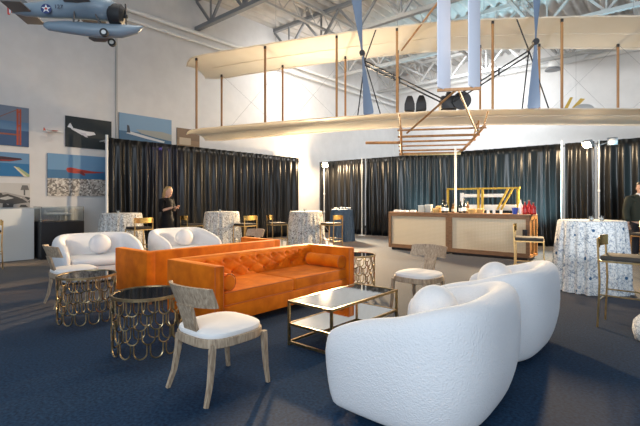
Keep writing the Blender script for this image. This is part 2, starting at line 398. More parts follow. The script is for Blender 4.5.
# ------------------------------------------------------------------ flood lamps on stands
def flood(x, y, heads, label):
    t = empty('flood_lamp_stand', (x, y, 0), 0, label, 'lamp', 'flood lamps on the drape line')
    zt = max(h[0].z for h in heads)
    mb = MB(); mb.tube([(0, 0, 0.05), (0, 0, zt + 0.05)], 0.018, n=8); mb.build('pole', M['white_metal'], t)
    mb = MB()
    for k in range(3):
        a = 2 * pi * k / 3 + 0.4; mb.tube([(0, 0, 0.35), (0.28 * cos(a), 0.28 * sin(a), 0.012)], 0.012, n=6)
    mb.build('tripod_base', M['steel_dark'], t)
    for z in (1.65, 0.9): mb = MB(); mb.box((0, 0, z), (0.05, 0.05, 0.07), bevel=0.008); mb.build('clamp', M['white_metal'], t)
    for pos, tgt, energy in heads:
        d = (V(tgt) - pos).normalized(); q = d.to_track_quat('Y', 'Z').to_matrix().to_4x4(); hp = pos - V((x, y, 0))
        mb = MB(); mb.box(hp, (0.24, 0.12, 0.19), rot=q, bevel=0.015); hd = mb.build('lamp_head', M['steel_dark'], t)
        mb = MB(); mb.ell(hp + d * 0.05, (0.115, 0.09, 0.09), n=20, m=12, rot=q.to_3x3()); mb.build('lens', M['lens'] if energy else M['white_metal'], hd)
        mb = MB(); mb.tube([(0, 0, hp.z - 0.1), hp - d * 0.03], 0.014); mb.build('bracket', M['steel_dark'], t)
        if energy:
            c = pos + d * 0.22
            light('flood_beam', 'SPOT', c, c + d, energy, (1.0, 0.72, 0.42), spot_size=R(100), spot_blend=0.8, shadow_soft_size=0.22)
            light('flood_spill', 'POINT', c, None, energy * 0.04, (1.0, 0.74, 0.46), shadow_soft_size=0.06)
flood(-11.30, 13.45, [(P(325, 17.3, 2.84), (-6.0, 7.5, 0.0), 8000)], 'tall lamp glaring in the gap between drapes at the far corner')
q_ = P(599, 11.55)
flood(q_.x, q_.y, [(P(588, 11.55, 2.92), (-4.6, 8.6, -0.6), 4000), (P(612.5, 11.45, 2.98), (-0.5, 6, 0.2), 0)], 'tall lamp stand with one glaring and one unlit head right of the bar')

# ------------------------------------------------------------------ pictures on the left wall
def picture(label, px0, px1, py0, py1, shapes, bgcol, name='wall_photograph', bgmat=None):
    ya, z1 = on_left_wall(px0, py0); _, z0 = on_left_wall(px0, py1); yb, _ = on_left_wall(px1, py0)
    t = empty(name, (WALLX + 0.002, (ya + yb) / 2, z0), 0, label, 'picture', 'aviation photographs on the left wall')
    w, h = yb - ya, z1 - z0
    mb = MB(); mb.box((0.015, 0, h / 2), (0.03, w, h)); mb.build('backing', flat((0.06, 0.06, 0.06)), t)
    mats = [bgmat or flat(bgcol)]; mb = MB(); e = 0.031
    mb.poly([(e, -w / 2, 0), (e, w / 2, 0), (e, w / 2, h), (e, -w / 2, h)])
    for col, pts in shapes:
        m = col if not isinstance(col, tuple) else flat(col)
        if m not in mats: mats.append(m)
        mb.mi = mats.index(m); e += 0.0008
        mb.poly([(e, (min(max(u, 0), 1) - 0.5) * w, min(max(v, 0), 1) * h) for u, v in pts])
    mb.build('print', mats, t, recalc=False)
def rect(u0, v0, u1, v1): return [(u0, v0), (u1, v0), (u1, v1), (u0, v1)]
picture('photograph of a red bridge tower over blue water, topmost at the left edge', -12, 28.5, 103, 144,
        [((0.04, 0.09, 0.20), rect(0, 0, 1, 0.45)), ((0.10, 0.20, 0.34), rect(0, 0.4, 1, 0.62)), ((0.30, 0.09, 0.05), rect(0, 0.27, 0.75, 0.31)),
         ((0.42, 0.07, 0.03), rect(0.68, 0.03, 0.735, 0.95)), ((0.42, 0.07, 0.03), rect(0.755, 0.03, 0.80, 0.95)), ((0.42, 0.07, 0.03), rect(0.68, 0.5, 0.80, 0.55)), ((0.42, 0.07, 0.03), rect(0.68, 0.85, 0.80, 0.9)),
         ((0.25, 0.10, 0.07), [(0, 0.55), (0.7, 0.92), (0.7, 0.94), (0, 0.57)])], (0.16, 0.20, 0.27))
picture('photograph of a dark airliner over a sunny coast, middle one at the left edge', -12, 29, 151, 175.5,
        [((0.02, 0.16, 0.36), rect(0, 0, 1, 0.55)), ((0.35, 0.42, 0.22), [(0.62, 0.4), (0.72, 0.4), (1, 0.1), (1, 0), (0.92, 0)]), ((0.68, 0.60, 0.42), [(0.60, 0.42), (0.64, 0.42), (0.95, 0), (0.86, 0)]),
         ((0.05, 0.02, 0.03), [(0.0, 0.72), (0.3, 0.82), (0.78, 0.78), (0.82, 0.72), (0.5, 0.62), (0, 0.6)]), ((0.30, 0.04, 0.04), [(0.0, 0.66), (0.6, 0.70), (0.8, 0.72), (0.5, 0.64), (0, 0.62)])], (0.14, 0.28, 0.46))
picture('black and white photograph of an old aircraft, lowest at the left edge', -12, 29.5, 182.5, 207.5,
        [((0.55, 0.53, 0.50), [(0, 0.55), (0.4, 0.62), (0.75, 0.5), (1, 0.4), (1, 1), (0, 1)]), ((0.06, 0.06, 0.06), [(0.1, 0.42), (0.45, 0.55), (0.8, 0.36), (0.95, 0.2), (0.6, 0.12), (0.1, 0.2)]),
         ((0.45, 0.44, 0.42), [(0.2, 0.36), (0.45, 0.46), (0.6, 0.38), (0.4, 0.3)]), ((0.10, 0.10, 0.10), rect(0.84, 0.5, 0.88, 0.86)), ((0.14, 0.14, 0.14), [(0.76, 0.72), (0.98, 0.72), (0.94, 0.92), (0.8, 0.92)])], (0.3, 0.29, 0.27), bgmat=M['mono'])
picture('photograph of a white propeller plane on a black sky', 65, 111, 115.5, 146.5,
        [((0.72, 0.72, 0.74), [(0.06, 0.72), (0.12, 0.58), (0.34, 0.42), (0.50, 0.42), (0.64, 0.48), (0.60, 0.56), (0.44, 0.56), (0.16, 0.62), (0.10, 0.78)]),
         ((0.55, 0.55, 0.60), [(0.28, 0.50), (0.42, 0.36), (0.47, 0.36), (0.42, 0.50)]), ((0.78, 0.78, 0.80), [(0.04, 0.64), (0.14, 0.60), (0.14, 0.66), (0.06, 0.70)]),
         ((0.3, 0.3, 0.3), rect(0.83, 0.24, 0.86, 0.32)), ((0.4, 0.4, 0.4), rect(0.88, 0.22, 0.90, 0.34))], (0.012, 0.022, 0.028))
picture('large photograph of a red airliner flying over a pale city', 47, 108.5, 153, 195.8,
        [((0.05, 0.17, 0.33), rect(0, 0.36, 1, 0.62)), (M['city'], rect(0, 0, 1, 0.42)),
         ((0.45, 0.05, 0.035), [(0.28, 0.64), (0.31, 0.57), (0.42, 0.55), (0.72, 0.57), (0.93, 0.60), (0.70, 0.62), (0.48, 0.66), (0.36, 0.69), (0.30, 0.68)]),
         ((0.25, 0.03, 0.03), [(0.44, 0.60), (0.56, 0.50), (0.60, 0.51), (0.54, 0.61)])], (0.15, 0.31, 0.50))
picture('photograph of a silver airliner above a bay, right above the drape end', 118.5, 171, 112.3, 148,
        [((0.06, 0.15, 0.26), rect(0, 0, 1, 0.50)), ((0.33, 0.35, 0.33), [(0.3, 0.58), (0.8, 0.6), (1, 0.55), (1, 0.35), (0.7, 0.40), (0.4, 0.48)]),
         ((0.60, 0.62, 0.64), [(0.12, 0.44), (0.2, 0.50), (0.55, 0.40), (0.86, 0.32), (0.84, 0.27), (0.5, 0.34), (0.2, 0.42)]), ((0.04, 0.05, 0.07), [(0.14, 0.46), (0.2, 0.46), (0.18, 0.66), (0.14, 0.68)])], (0.20, 0.34, 0.50))
picture('small brown photograph above the drape near the left wing tip', 176.5, 199, 127.5, 151,
        [((0.30, 0.20, 0.12), rect(0, 0, 1, 0.5)), ((0.55, 0.45, 0.33), rect(0.1, 0.3, 0.6, 0.6))], (0.22, 0.15, 0.10))

# ------------------------------------------------------------------ display case, plinth
t = empty('display_case', (-11.72, 3.80, 0), 0, 'black display case with a glass top box standing against the left wall', 'display case')
mb = MB(); mb.box((0, 0, 0.44), (0.6, 0.94, 0.88), bevel=0.01); mb.build('base', M['black'], t)
mb = MB()
mb.box((0.29, 0, 1.06), (0.008, 0.92, 0.36)); mb.box((-0.29, 0, 1.06), (0.008, 0.92, 0.36)); mb.box((0, 0.456, 1.06), (0.57, 0.008, 0.36)); mb.box((0, -0.456, 1.06), (0.57, 0.008, 0.36)); mb.box((0, 0, 1.236), (0.59, 0.92, 0.008))
mb.build('glass_cover', M['glass'], t)
t = empty('model_airplane', (-11.72, 3.80, 0.882), R(90), 'small silver model airplane inside the glass display case', 'model airplane')
mb = MB(); mb.tube([(-0.32, 0, 0.2), (-0.2, 0, 0.19), (0, 0, 0.18), (0.2, 0, 0.17), (0.3, 0, 0.165)], [0.01, 0.03, 0.045, 0.045, 0.012], n=10); mb.build('fuselage', M['white_metal'], t)
mb = MB(); mb.box((0.02, 0, 0.18), (0.12, 0.48, 0.012), bevel=0.004); mb.build('wing', M['white_metal'], t)
mb = MB(); mb.prism([(-0.33, -0.005, 0.2), (-0.24, -0.005, 0.2), (-0.31, -0.005, 0.29)], (0, 0.01, 0)); mb.build('tail_fin', M['white_metal'], t)
mb = MB(); mb.tube([(0, 0, 0), (0, 0, 0.16)], 0.012); mb.box((0, 0, 0.006), (0.16, 0.16, 0.012)); mb.build('stand', M['black'], t)
mb = MB(); mb.box((-11.95, 2.55, 0.6), (0.45, 1.45, 1.2), bevel=0.012); tag(mb.build('display_plinth', mat('plinth_white', (0.72, 0.74, 0.73), 0.5)), 'low white plinth against the wall left of the black display case', 'plinth')
# tiny red and white model hung before the wall
yw, zz = on_left_wall(50, 133)
t = empty('hanging_model_plane', (WALLX + 0.22, yw, zz), R(90), 'tiny red and white model plane on the wall right of the bridge photograph', 'model airplane')
mb = MB(); mb.tube([(-0.22, 0, 0), (0, 0, 0.02), (0.22, 0, 0.01)], [0.012, 0.035, 0.012], n=8); mb.build('fuselage', flat((0.7, 0.68, 0.66)), t)
mb = MB(); mb.prism([(-0.05, -0.2, 0.01), (0.05, -0.2, 0.01), (0.08, 0.2, 0.03), (-0.08, 0.2, 0.03)], (0, 0, 0.012)); mb.build('wing', flat((0.55, 0.10, 0.07)), t)
mb = MB(); mb.prism([(-0.22, -0.004, 0), (-0.14, -0.004, 0), (-0.2, -0.004, 0.1)], (0, 0.008, 0)); mb.build('tail_fin', flat((0.6, 0.1, 0.07)), t)
mb = MB(); mb.tube([(0, 0, 0.02), (-0.19, -0.2, 0.02)], 0.006); mb.tube([(0, 0, 0.02), (0, 0.2, 0.02)], 0.006); mb.build('wall_bracket', M['steel'], t)

# ------------------------------------------------------------------ klismos dining chair (faces +y locally)
def make_chair(label):
    t = empty('dining_chair', (0, 0, 0), 0, label, 'chair', 'limed wood dining chairs')
    def seat_pt(a, w, d):                # rounded seat outline
        c, s = cos(a), sin(a); e = 0.62
        return V((math.copysign(abs(c) ** e, c) * w, math.copysign(abs(s) ** e, s) * d, 0))
    n = 40
    for (name, m, w, d, zs) in (('seat_frame', M['limed'], 0.272, 0.278, (0.372, 0.378, 0.432, 0.437)),):
        mb = MB(); mb.rings([[seat_pt(2 * pi * j / n, w - k, d - k) + V((0, 0, z)) for j in range(n)] for z, k in zip(zs, (0.006, 0, 0, 0.005))]); mb.build(name, m, t)
    mb = MB(); mb.rings([[seat_pt(2 * pi * j / n, 0.262 * k, 0.268 * k) + V((0, 0, z)) for j in range(n)] for z, k in ((0.437, 0.98), (0.452, 1.0), (0.468, 0.985), (0.482, 0.90), (0.492, 0.7), (0.498, 0.4), (0.5, 0.1))]); mb.build('seat_cushion', M['cream'], t)
    for sx in (-1, 1):
        mb = MB(); mb.tube([(sx * 0.232, 0.235, 0.40), (sx * 0.235, 0.240, 0.28), (sx * 0.240, 0.250, 0.13), (sx * 0.248, 0.266, 0.0)], [0.027, 0.025, 0.021, 0.018], n=4); mb.build('front_leg', M['limed'], t, sharp=30)
        mb = MB(); mb.tube([(sx * 0.21, -0.215, 0.40), (sx * 0.215, -0.226, 0.28), (sx * 0.226, -0.25, 0.13), (sx * 0.243, -0.292, 0.0)], [0.028, 0.026, 0.022, 0.018], n=4); mb.build('rear_leg', M['limed'], t, sharp=30)
    # splat leaning back from the rear of the seat
    def sp(z):
        k = (z - 0.40) / 0.36; return -0.225 - 0.085 * k - 0.03 * k * k
    mb = MB(); rg = []
    for z, w in ((0.375, 0.088), (0.46, 0.078), (0.53, 0.074), (0.60, 0.078), (0.66, 0.088)):
        y = sp(z); rg.append([V((-w, y - 0.014, z)), V((w, y - 0.014, z)), V((w, y + 0.014, z)), V((-w, y + 0.014, z))])
    mb.rings(rg); mb.build('splat', M['limed'], t, sharp=30)
    mb = MB(); rg = []
    for i in range(15):
        u = -1 + 2 * i / 14; x = u * 0.255; cv = 0.09 * u * u
        r = []
        for z, th in ((0.655, -1), (0.655, 1), (0.72, 1), (0.795, 1), (0.795, -1), (0.72, -1)):
            zz = z + (0.012 * (1 - u * u) if z > 0.75 else 0)
            r.append(V((x, sp(zz) + 0.004 + cv + th * 0.013, zz)))
        rg.append(r)
    mb.rings(rg); mb.build('backrest', M['limed'], t, sharp=35)
    return t
ch = make_chair('limed wood dining chair with white seat standing nearest, in front of the orange sofa')
ch.location = (-2.69, 1.97, 0)
clone(ch, (-6.34, 2.24, 0), R(-4), 'limed wood dining chair by the left white loveseat and scalloped table')
clone(ch, (-2.60, 4.98, 0), R(176), 'limed wood dining chair with white seat between the glass table and the bar')
clone(ch, (-6.72, 5.56, 0), R(180), 'limed wood dining chair whose back shows just behind the rear orange sofa')

# ------------------------------------------------------------------ sofas (face +x locally, width along y)
def make_sofa(label, w=2.43, d=0.92):
    t = empty('sofa', (0, 0, 0), 0, label, 'sofa', 'orange velvet sofas back to back')
    H = 0.715; at = 0.13; hw = w / 2
    mb = MB(); mb.box((d / 2, 0, 0.185), (d - 0.04, w - 0.04, 0.17), bevel=0.012); mb.build('base', M['velvet'], t)
    for s in (-1, 1):
        mb = MB(); mb.box((d / 2, s * (hw - at / 2), 0.41), (d, at, H - 0.11), bevel=0.018); a = mb.build('arm', M['velvet'], t)
        y1, y2 = s * (hw - at / 2) - at / 2 + 0.012, s * (hw - at / 2) + at / 2 - 0.012; e = d + 0.001
        mb = MB(); mb.tube([(e, y1, 0.12), (e, y1, H - 0.012), (e, y2, H - 0.012), (e, y2, 0.12)], 0.006, n=6); mb.build('piping', M['welt'], a)
    mb = MB(); mb.box((0.075, 0, 0.41), (0.15, w - 2 * at + 0.02, H - 0.11), bevel=0.018); mb.build('back', M['velvet'], t)
    # button tufted inner back
    iw = w - 2 * at; z0, z1 = 0.40, 0.705; cols, rows = 8, 2
    bts = []
    for r in range(rows):
        zc = z0 + (r + 0.5) * (z1 - z0) / rows + (0.01)
        for c in range(cols - (r % 2)):
            bts.append(((c + 0.5 + 0.5 * (r % 2)) * iw / cols - iw / 2, zc))
    def fn(u, v):
        y = (u - 0.5) * iw; z = z0 - 0.04 + (z1 - z0 + 0.04) * v
        dmin = 1e9; lines = 1e9
        for (by, bz) in bts:
            q = math.hypot(y - by, (z - bz)); dmin = min(dmin, q)
        dx = iw / cols; dz = (z1 - z0) / rows
        a = ((y + iw / 2) / dx) + (z - z0 - 0.01) / dz; b = ((y + iw / 2) / dx) - (z - z0 - 0.01) / dz
        f = min(abs((a - 1.0) % 1.0 - 0.0), 1 - abs((a - 1.0) % 1.0), abs(b % 1.0), 1 - abs(b % 1.0))
        puff = 0.055 - 0.011 * math.exp(-(f / 0.09) ** 1.0) - 0.035 * math.exp(-(dmin / 0.028) ** 1.5)
        edge = min(v / 0.08, (1 - v) / 0.12, 1); puff *= max(edge, 0) ** 0.5
        return V((0.152 + puff, y, z))
    mb = MB(); mb.grid(fn, 150, 30); tb = mb.build('tufted_back', M['velvet'], t, sharp=80, recalc=False)
    for (by, bz) in bts:
        mb = MB(); mb.ell((0.172, by, bz), (0.009, 0.013, 0.013), n=8, m=6); mb.build('button', M['welt'], tb)
    for s in (-1, 1):
        cy = s * iw / 4
        mb = MB(); mb.box((0.15 + (d - 0.17) / 2, cy, 0.345), (d - 0.19, iw / 2 - 0.008, 0.155), bevel=0.035, seg=4); c = mb.build('seat_cushion', M['velvet'], t)
        xx, yy = d - 0.032, iw / 4 - 0.03
        mb = MB(); mb.tube([(xx, cy - yy, 0.413), (xx, cy + yy, 0.413)], 0.006, n=6); mb.tube([(xx, cy - yy, 0.278), (xx, cy + yy, 0.278)], 0.006, n=6); mb.build('piping', M['welt'], c)
        by = s * (iw / 2 - 0.095)
        # bolster lying along the arm
        L0, L1, r = 0.24, 0.88, 0.092
        prof = [(L0, 0.01), (L0, r * 0.8), (L0 + 0.02, r), (L1 - 0.02, r), (L1, r * 0.8), (L1 + 0.004, 0.02)]
        mb = MB(); mb.rings([[V((x, by + q * cos(2 * pi * j / 24), 0.515 + q * sin(2 * pi * j / 24))) for j in range(24)] for x, q in prof]); b = mb.build('bolster', M['velvet'], t)
        mb = MB()
        for x in (L0 + 0.012, L1 - 0.012): mb.tube([(x, by + (r + 0.001) * cos(2 * pi * j / 24), 0.515 + (r + 0.001) * sin(2 * pi * j / 24)) for j in range(24)], 0.005, n=6, loop=True)
        mb.build('piping', M['welt'], b)
    for x in (0.1, d - 0.1):
        for s in (-1, 1):
            mb = MB(); mb.tube([(x, s * (hw - 0.1), 0.105), (x, s * (hw - 0.1), 0)], [0.035, 0.022], n=4); mb.build('leg', M['oak'], t)
    return t
so = make_sofa('orange velvet sofa with button tufted back and bolsters facing the glass coffee table')
so.location = (-4.59, 3.83, 0)
clone(so, (-5.36, 3.98, 0), pi, 'orange velvet sofa standing behind the tufted one, its plain back towards us')

# ------------------------------------------------------------------ white boucle loveseats (face +x locally)
def make_loveseat(label, Wd=1.40, D=1.12):
    t = empty('loveseat', (0, 0, 0), 0, label, 'armchair', 'white curved boucle loveseats')
    hw = Wd / 2; th = 0.21
    # plan centre line of the wrap-around back: from one arm front round the back to the other
    ctrl = []
    N = 56
    for i in range(N + 1):
        a = -pi * 0.5 + 0 ; u = i / N
        ang = R(112) * (2 * u - 1)               # 0 = straight back
        e = 0.60
        c, s = cos(ang), sin(ang)
        x = -math.copysign(abs(c) ** e, c) * (D / 2 - th / 2) ; y = math.copysign(abs(s) ** e, s) * (hw - th / 2)
        if c < 0: x = abs(c) / 0.3746 * (D / 2 - 0.115); y = math.copysign(1 - 0.05 * abs(c), s) * (hw - th / 2)
        ctrl.append((x, y, abs(2 * u - 1)))
    rings = []
    for i, (x, y, k) in enumerate(ctrl):
        x0, y0, _ = ctrl[max(i - 1, 0)]; x1, y1, _ = ctrl[min(i + 1, N)]
        tx, ty = x1 - x0, y1 - y0; l = math.hypot(tx, ty); nx, ny = ty / l, -tx / l       # outward?
        if nx * x + ny * y < 0: nx, ny = -nx, -ny
        kk = max(0, (k - 0.12) / 0.88); top = 0.80 - 0.25 * k ** 4
        endf = min(i, N - i); f = 1.0 if endf > 5 else (0.30, 0.62, 0.80, 0.91, 0.97, 0.99)[endf]
        w = th / 2 * f; zt = 0.30 + (top - 0.30) * (0.82 + 0.18 * f)
        prof = []
        for (ou, z) in ((-0.5, 0.03), (0.30, 0.03), (0.62, 0.05), (0.86, 0.16), (1.02, 0.30), (1.10, 0.44), (1.05, zt - 0.12), (0.85, zt - 0.045), (0.45, zt - 0.008), (0.0, zt), (-0.45, zt - 0.012), (-0.85, zt - 0.06), (-1.0, zt - 0.14), (-1.0, 0.30)):
            zz = min(z, zt) if z < 0.45 else z
            inw = 0.055 * max(0, 1 - zz / 0.42) ** 1.6    # tapers in towards the floor
            prof.append(V((x + nx * (ou * w - inw), y + ny * (ou * w - inw), zz)))
        rings.append(prof)
    mb = MB(); mb.rings(rings); o = mb.build('shell', M['boucle'], t, sharp=180)
    md = o.modifiers.new('smooth', 'SUBSURF'); md.levels = 1; md.render_levels = 1
    n = 40
    def so_(a, w, d, e=0.55):
        c, s = cos(a), sin(a); return V((math.copysign(abs(c) ** e, c) * d, math.copysign(abs(s) ** e, s) * w, 0))
    mb = MB(); mb.rings([[so_(2 * pi * j / n, (hw - 0.10) * k, (D / 2 - 0.12) * k) + V((0.0, 0, z)) for j in range(n)] for z, k in ((0.03, 0.86), (0.06, 0.91), (0.18, 0.97), (0.28, 0.98), (0.30, 0.96))]); mb.build('base', M['boucle'], t, sharp=80)
    mb = MB(); mb.rings([[so_(2 * pi * j / n, (hw - 0.19) * k, (D / 2 - 0.14) * k) + V((0.05, 0, z)) for j in range(n)] for z, k in ((0.295, 0.95), (0.31, 1.0), (0.375, 1.01), (0.40, 0.985), (0.42, 0.92), (0.428, 0.7), (0.43, 0.2))]); mb.build('seat_cushion', M['boucle'], t, sharp=80)
    mb = MB(); mb.rings([[so_(2 * pi * j / n, hw - 0.22, D / 2 - 0.16) + V((0.0, 0, z)) for j in range(n)] for z in (0, 0.035)]); mb.build('plinth', M['black'], t)
    return t
def make_ball(loc, label):
    mb = MB(); mb.ell((0, 0, 0), (0.165, 0.185, 0.175), n=28, m=18)
    o = mb.build('ball_cushion', M['boucle'], sharp=180, loc=loc)
    return tag(o, label, 'cushion', 'round boucle ball cushions')
lv = make_loveseat('large white boucle loveseat nearest the camera, its rounded back to us')
lv.location = (-1.405, 2.80, 0); lv.rotation_euler = (0, 0, R(182))
clone(lv, (-1.46, 4.26, 0), R(180), 'white boucle loveseat behind the nearest one, back to us, left of the gold bar stool')
clone(lv, (-7.90, 3.20, 0), R(-8), 'white boucle loveseat on the left, below the display case, facing the orange sofas')
clone(lv, (-8.0, 4.98, 0), R(0), 'white boucle loveseat in front of the blonde woman')
make_ball((-1.38, 2.88, 0.609), 'round white ball cushion tucked in the nearest loveseat')
c0 = bpy.data.objects['ball_cushion']
for loc, lb in (((-1.44, 4.36, 0.609), 'round white ball cushion in the loveseat second from the camera'), ((-7.97, 3.24, 0.61), 'round white ball cushion on the left loveseat below the display case'), ((-8.08, 5.0, 0.61), 'round white ball cushion on the loveseat before the blonde woman')):
    c = c0.copy(); COL.objects.link(c); c.location = loc; c['label'] = lb

# ------------------------------------------------------------------ scalloped drum tables
def make_drum(label, r=0.30, h=0.555):
    t = empty('side_table', (0, 0, 0), 0, label, 'side table', 'gold scalloped drum tables')
    mb = MB(); n = 14; rows = 4; rh = (h - 0.03) / (rows + 0.0)
    def cyl(a, z, rr=r): return V((rr * cos(a), rr * sin(a), z))
    for k in range(rows):
        zt = h - 0.02 - k * rh * 0.93
        for i in range(n):
            a0 = 2 * pi * (i + 0.5 * (k % 2)) / n; da = 2 * pi / n * 0.40
            rad = da * r; pts = [cyl(a0 - da, zt)]; zb = zt - rh * 0.98 + rad
            pts.append(cyl(a0 - da, max(zb, rad + 0.006)))
            zb = max(zb, rad + 0.006)
            for q in range(1, 8):
                th = pi + pi * q / 8; pts.append(cyl(a0 + da * cos(th), zb + rad * sin(th)))
            pts += [cyl(a0 + da, zb), cyl(a0 + da, zt)]
            mb.tube(pts, 0.0068, n=5)
        # tie pieces between neighbouring loops
    mb.build('scalloped_lattice', M['bronze'], t)
    mb = MB(); mb.rings([[V(((r + o) * cos(2 * pi * j / 48), (r + o) * sin(2 * pi * j / 48), z)) for j in range(48)] for o, z in ((-0.008, h - 0.025), (0.01, h - 0.025), (0.01, h), (-0.008, h))], loop=True)
    mb.build('top_rim', M['bronze'], t)
    mb = MB(); mb.lathe([(r - 0.009, h - 0.016), (r - 0.009, h - 0.006)], n=48); mb.build('glass_top', M['dark_glass'], t)
    return t
dt = make_drum('scalloped gold drum table left of the nearest dining chair')
dt.location = (-3.76, 1.95, 0)
clone(dt, (-5.22, 1.98, 0), 0.1, 'scalloped gold drum table left of the orange sofas, before the left loveseat')
clone(dt, (-3.93, 5.44, 0), 0.2, 'scalloped gold drum table mostly hidden behind the far arm of the orange sofa')

# ------------------------------------------------------------------ glass coffee table
t = empty('coffee_table', (-2.65, 3.50, 0), 0, 'low gold framed two tier glass coffee table in front of the orange sofa', 'coffee table')
wx, wy, h = 0.55, 1.14, 0.43; b = 0.022
for sx in (-1, 1):
    for sy in (-1, 1):
        mb = MB(); mb.box((sx * (wx / 2 - b / 2), sy * (wy / 2 - b / 2), h / 2), (b, b, h)); mb.build('leg', M['gold'], t)
for nm, z in (('top_frame', h - b / 2), ('shelf_frame', 0.205), ('floor_frame', b / 2 + 0.02)):
    mb = MB()
    for s in (-1, 1):
        mb.box((s * (wx / 2 - b / 2), 0, z), (b * 0.98, wy - 2 * b, b)); mb.box((0, s * (wy / 2 - b / 2), z), (wx - 2 * b, b * 0.98, b))
    mb.build(nm, M['gold'], t)
mb = MB(); mb.box((0, 0, h - 0.008), (wx - 2 * b, wy - 2 * b, 0.008)); mb.build('glass_top', M['mirror'], t)
mb = MB(); mb.box((0, 0, 0.205 + 0.004), (wx - 2 * b, wy - 2 * b, 0.008)); mb.build('glass_shelf', M['mirror'], t)

# ------------------------------------------------------------------ bar tables with floor length cloths
def bar_table(px, Yc, label, clab, m, seed, top=0.45, bot=0.53, group='cocktail tables in floor length cloths', h=1.08, ntop=2):
    p = P(px, Yc); rnd = random.Random(seed)
    t = empty('cocktail_table', p, 0, label, 'table', group)
    mb = MB(); mb.lathe([(0.30, 0), (0.30, 0.02), (0.03, 0.04), (0.03, h - 0.04)], n=20); mb.build('pedestal', M['black'], t)
    mb = MB(); mb.lathe([(top - 0.01, h - 0.03), (top - 0.01, h - 0.002)], n=36); mb.build('tabletop', M['white_metal'], t)
    ph = [rnd.uniform(0, 6.28) for _ in range(4)]; n = 144; rings = []
    for z, rr, am in ((h + 0.004, 0.02, 0), (h + 0.004, top - 0.015, 0), (h - 0.003, top + 0.001, 0), (h - 0.03, top + 0.006, 0.004), (h - 0.2, top + 0.018, 0.016), (h - 0.45, top + 0.035, 0.026), (0.35, (top + bot) / 2 + 0.02, 0.034), (0.12, bot - 0.01, 0.04), (0.01, bot + 0.01, 0.045)):
        rings.append([V(((rr + am * (0.6 * sin(19 * a + ph[0]) + 0.5 * sin(27 * a + ph[1]) + 0.3 * sin(11 * a + ph[2]))) * cos(a), (rr + am * (0.6 * sin(19 * a + ph[0]) + 0.5 * sin(27 * a + ph[1]) + 0.3 * sin(11 * a + ph[2]))) * sin(a), z)) for a in (2 * pi * j / n for j in range(n))])
    mb = MB(); mb.rings(rings, cap=False)
    c = mb.build('tablecloth', m, sharp=80); c.location = p
    tag(c, clab, 'tablecloth', 'cloths on the cocktail tables')
    return p
T1 = bar_table(121.5, 10.3, 'round cocktail table in patterned cloth at the left end of the drape', 'patterned cloth on the table at the left end of the drape', M['floral_far'], 1)
T2 = bar_table(222, 11.7, 'round cocktail table in patterned cloth to the right of the blonde woman', 'patterned cloth on the table right of the blonde woman', M['floral_far'], 2)
T3 = bar_table(306, 12.0, 'round cocktail table in patterned cloth by the far corner, left of the blue one', 'patterned cloth on the table by the far corner', M['floral_far'], 3)
T4 = bar_table(342, 14.6, 'round cocktail table in blue cloth at the far corner below the glaring lamp', 'plain blue cloth on the table below the far glaring lamp', M['blue_cloth'], 4, top=0.36, bot=0.42)
T5 = bar_table(591, 6.65, 'round cocktail table in blue dotted floral cloth right of the bar', 'pale floral cloth with blue dots on the table right of the bar', M['floral'], 5, top=0.455, bot=0.51)
def votive(p, label):
    t = empty('votive_candle', p, 0, label, 'candle', 'votive candles on the cocktail tables')
    mb = MB(); mb.lathe([(0.028, 0), (0.036, 0.07), (0.032, 0.07), (0.026, 0.008)], n=16, cap=False); mb.build('glass_holder', M['glass'], t)
    mb = MB(); mb.lathe([(0.024, 0.008), (0.027, 0.045)], n=14); mb.build('wax', M['shirt'], t)
zc = 1.0855
votive(T1 + V((0.05, -0.1, zc)), 'small glass votive candle on the patterned table at the left end of the drape')
votive(T2 + V((0.05, -0.1, zc)), 'small glass votive candle on the patterned table right of the woman')
votive(T3 + V((0.05, -0.1, zc)), 'small glass votive candle on the patterned table by the far corner')
votive(T5 + V((0.02, -0.10, zc)), 'left one of two votive candles on the blue dotted table')
votive(T5 + V((0.14, 0.0, zc)), 'right one of two votive candles on the blue dotted table')
for k, (dx, dy, hh) in enumerate(((-0.2, 0, 0.05), (0.01, 0, 0.07), (0.22, 0, 0.06))):
    mb = MB(); mb.lathe([(0.055, 0), (0.085, hh * 0.5), (0.085, hh), (0.075, hh)], n=20, c=(0, 0, 0)); o = mb.build('plate_stack', M['shirt'], loc=T4 + V((CA * dx, SA * dx + dy * 0.3, zc)))
    tag(o, ('leftmost', 'middle', 'rightmost')[k] + ' small stack of white plates on the blue table', 'plates', 'plate stacks on the blue table')

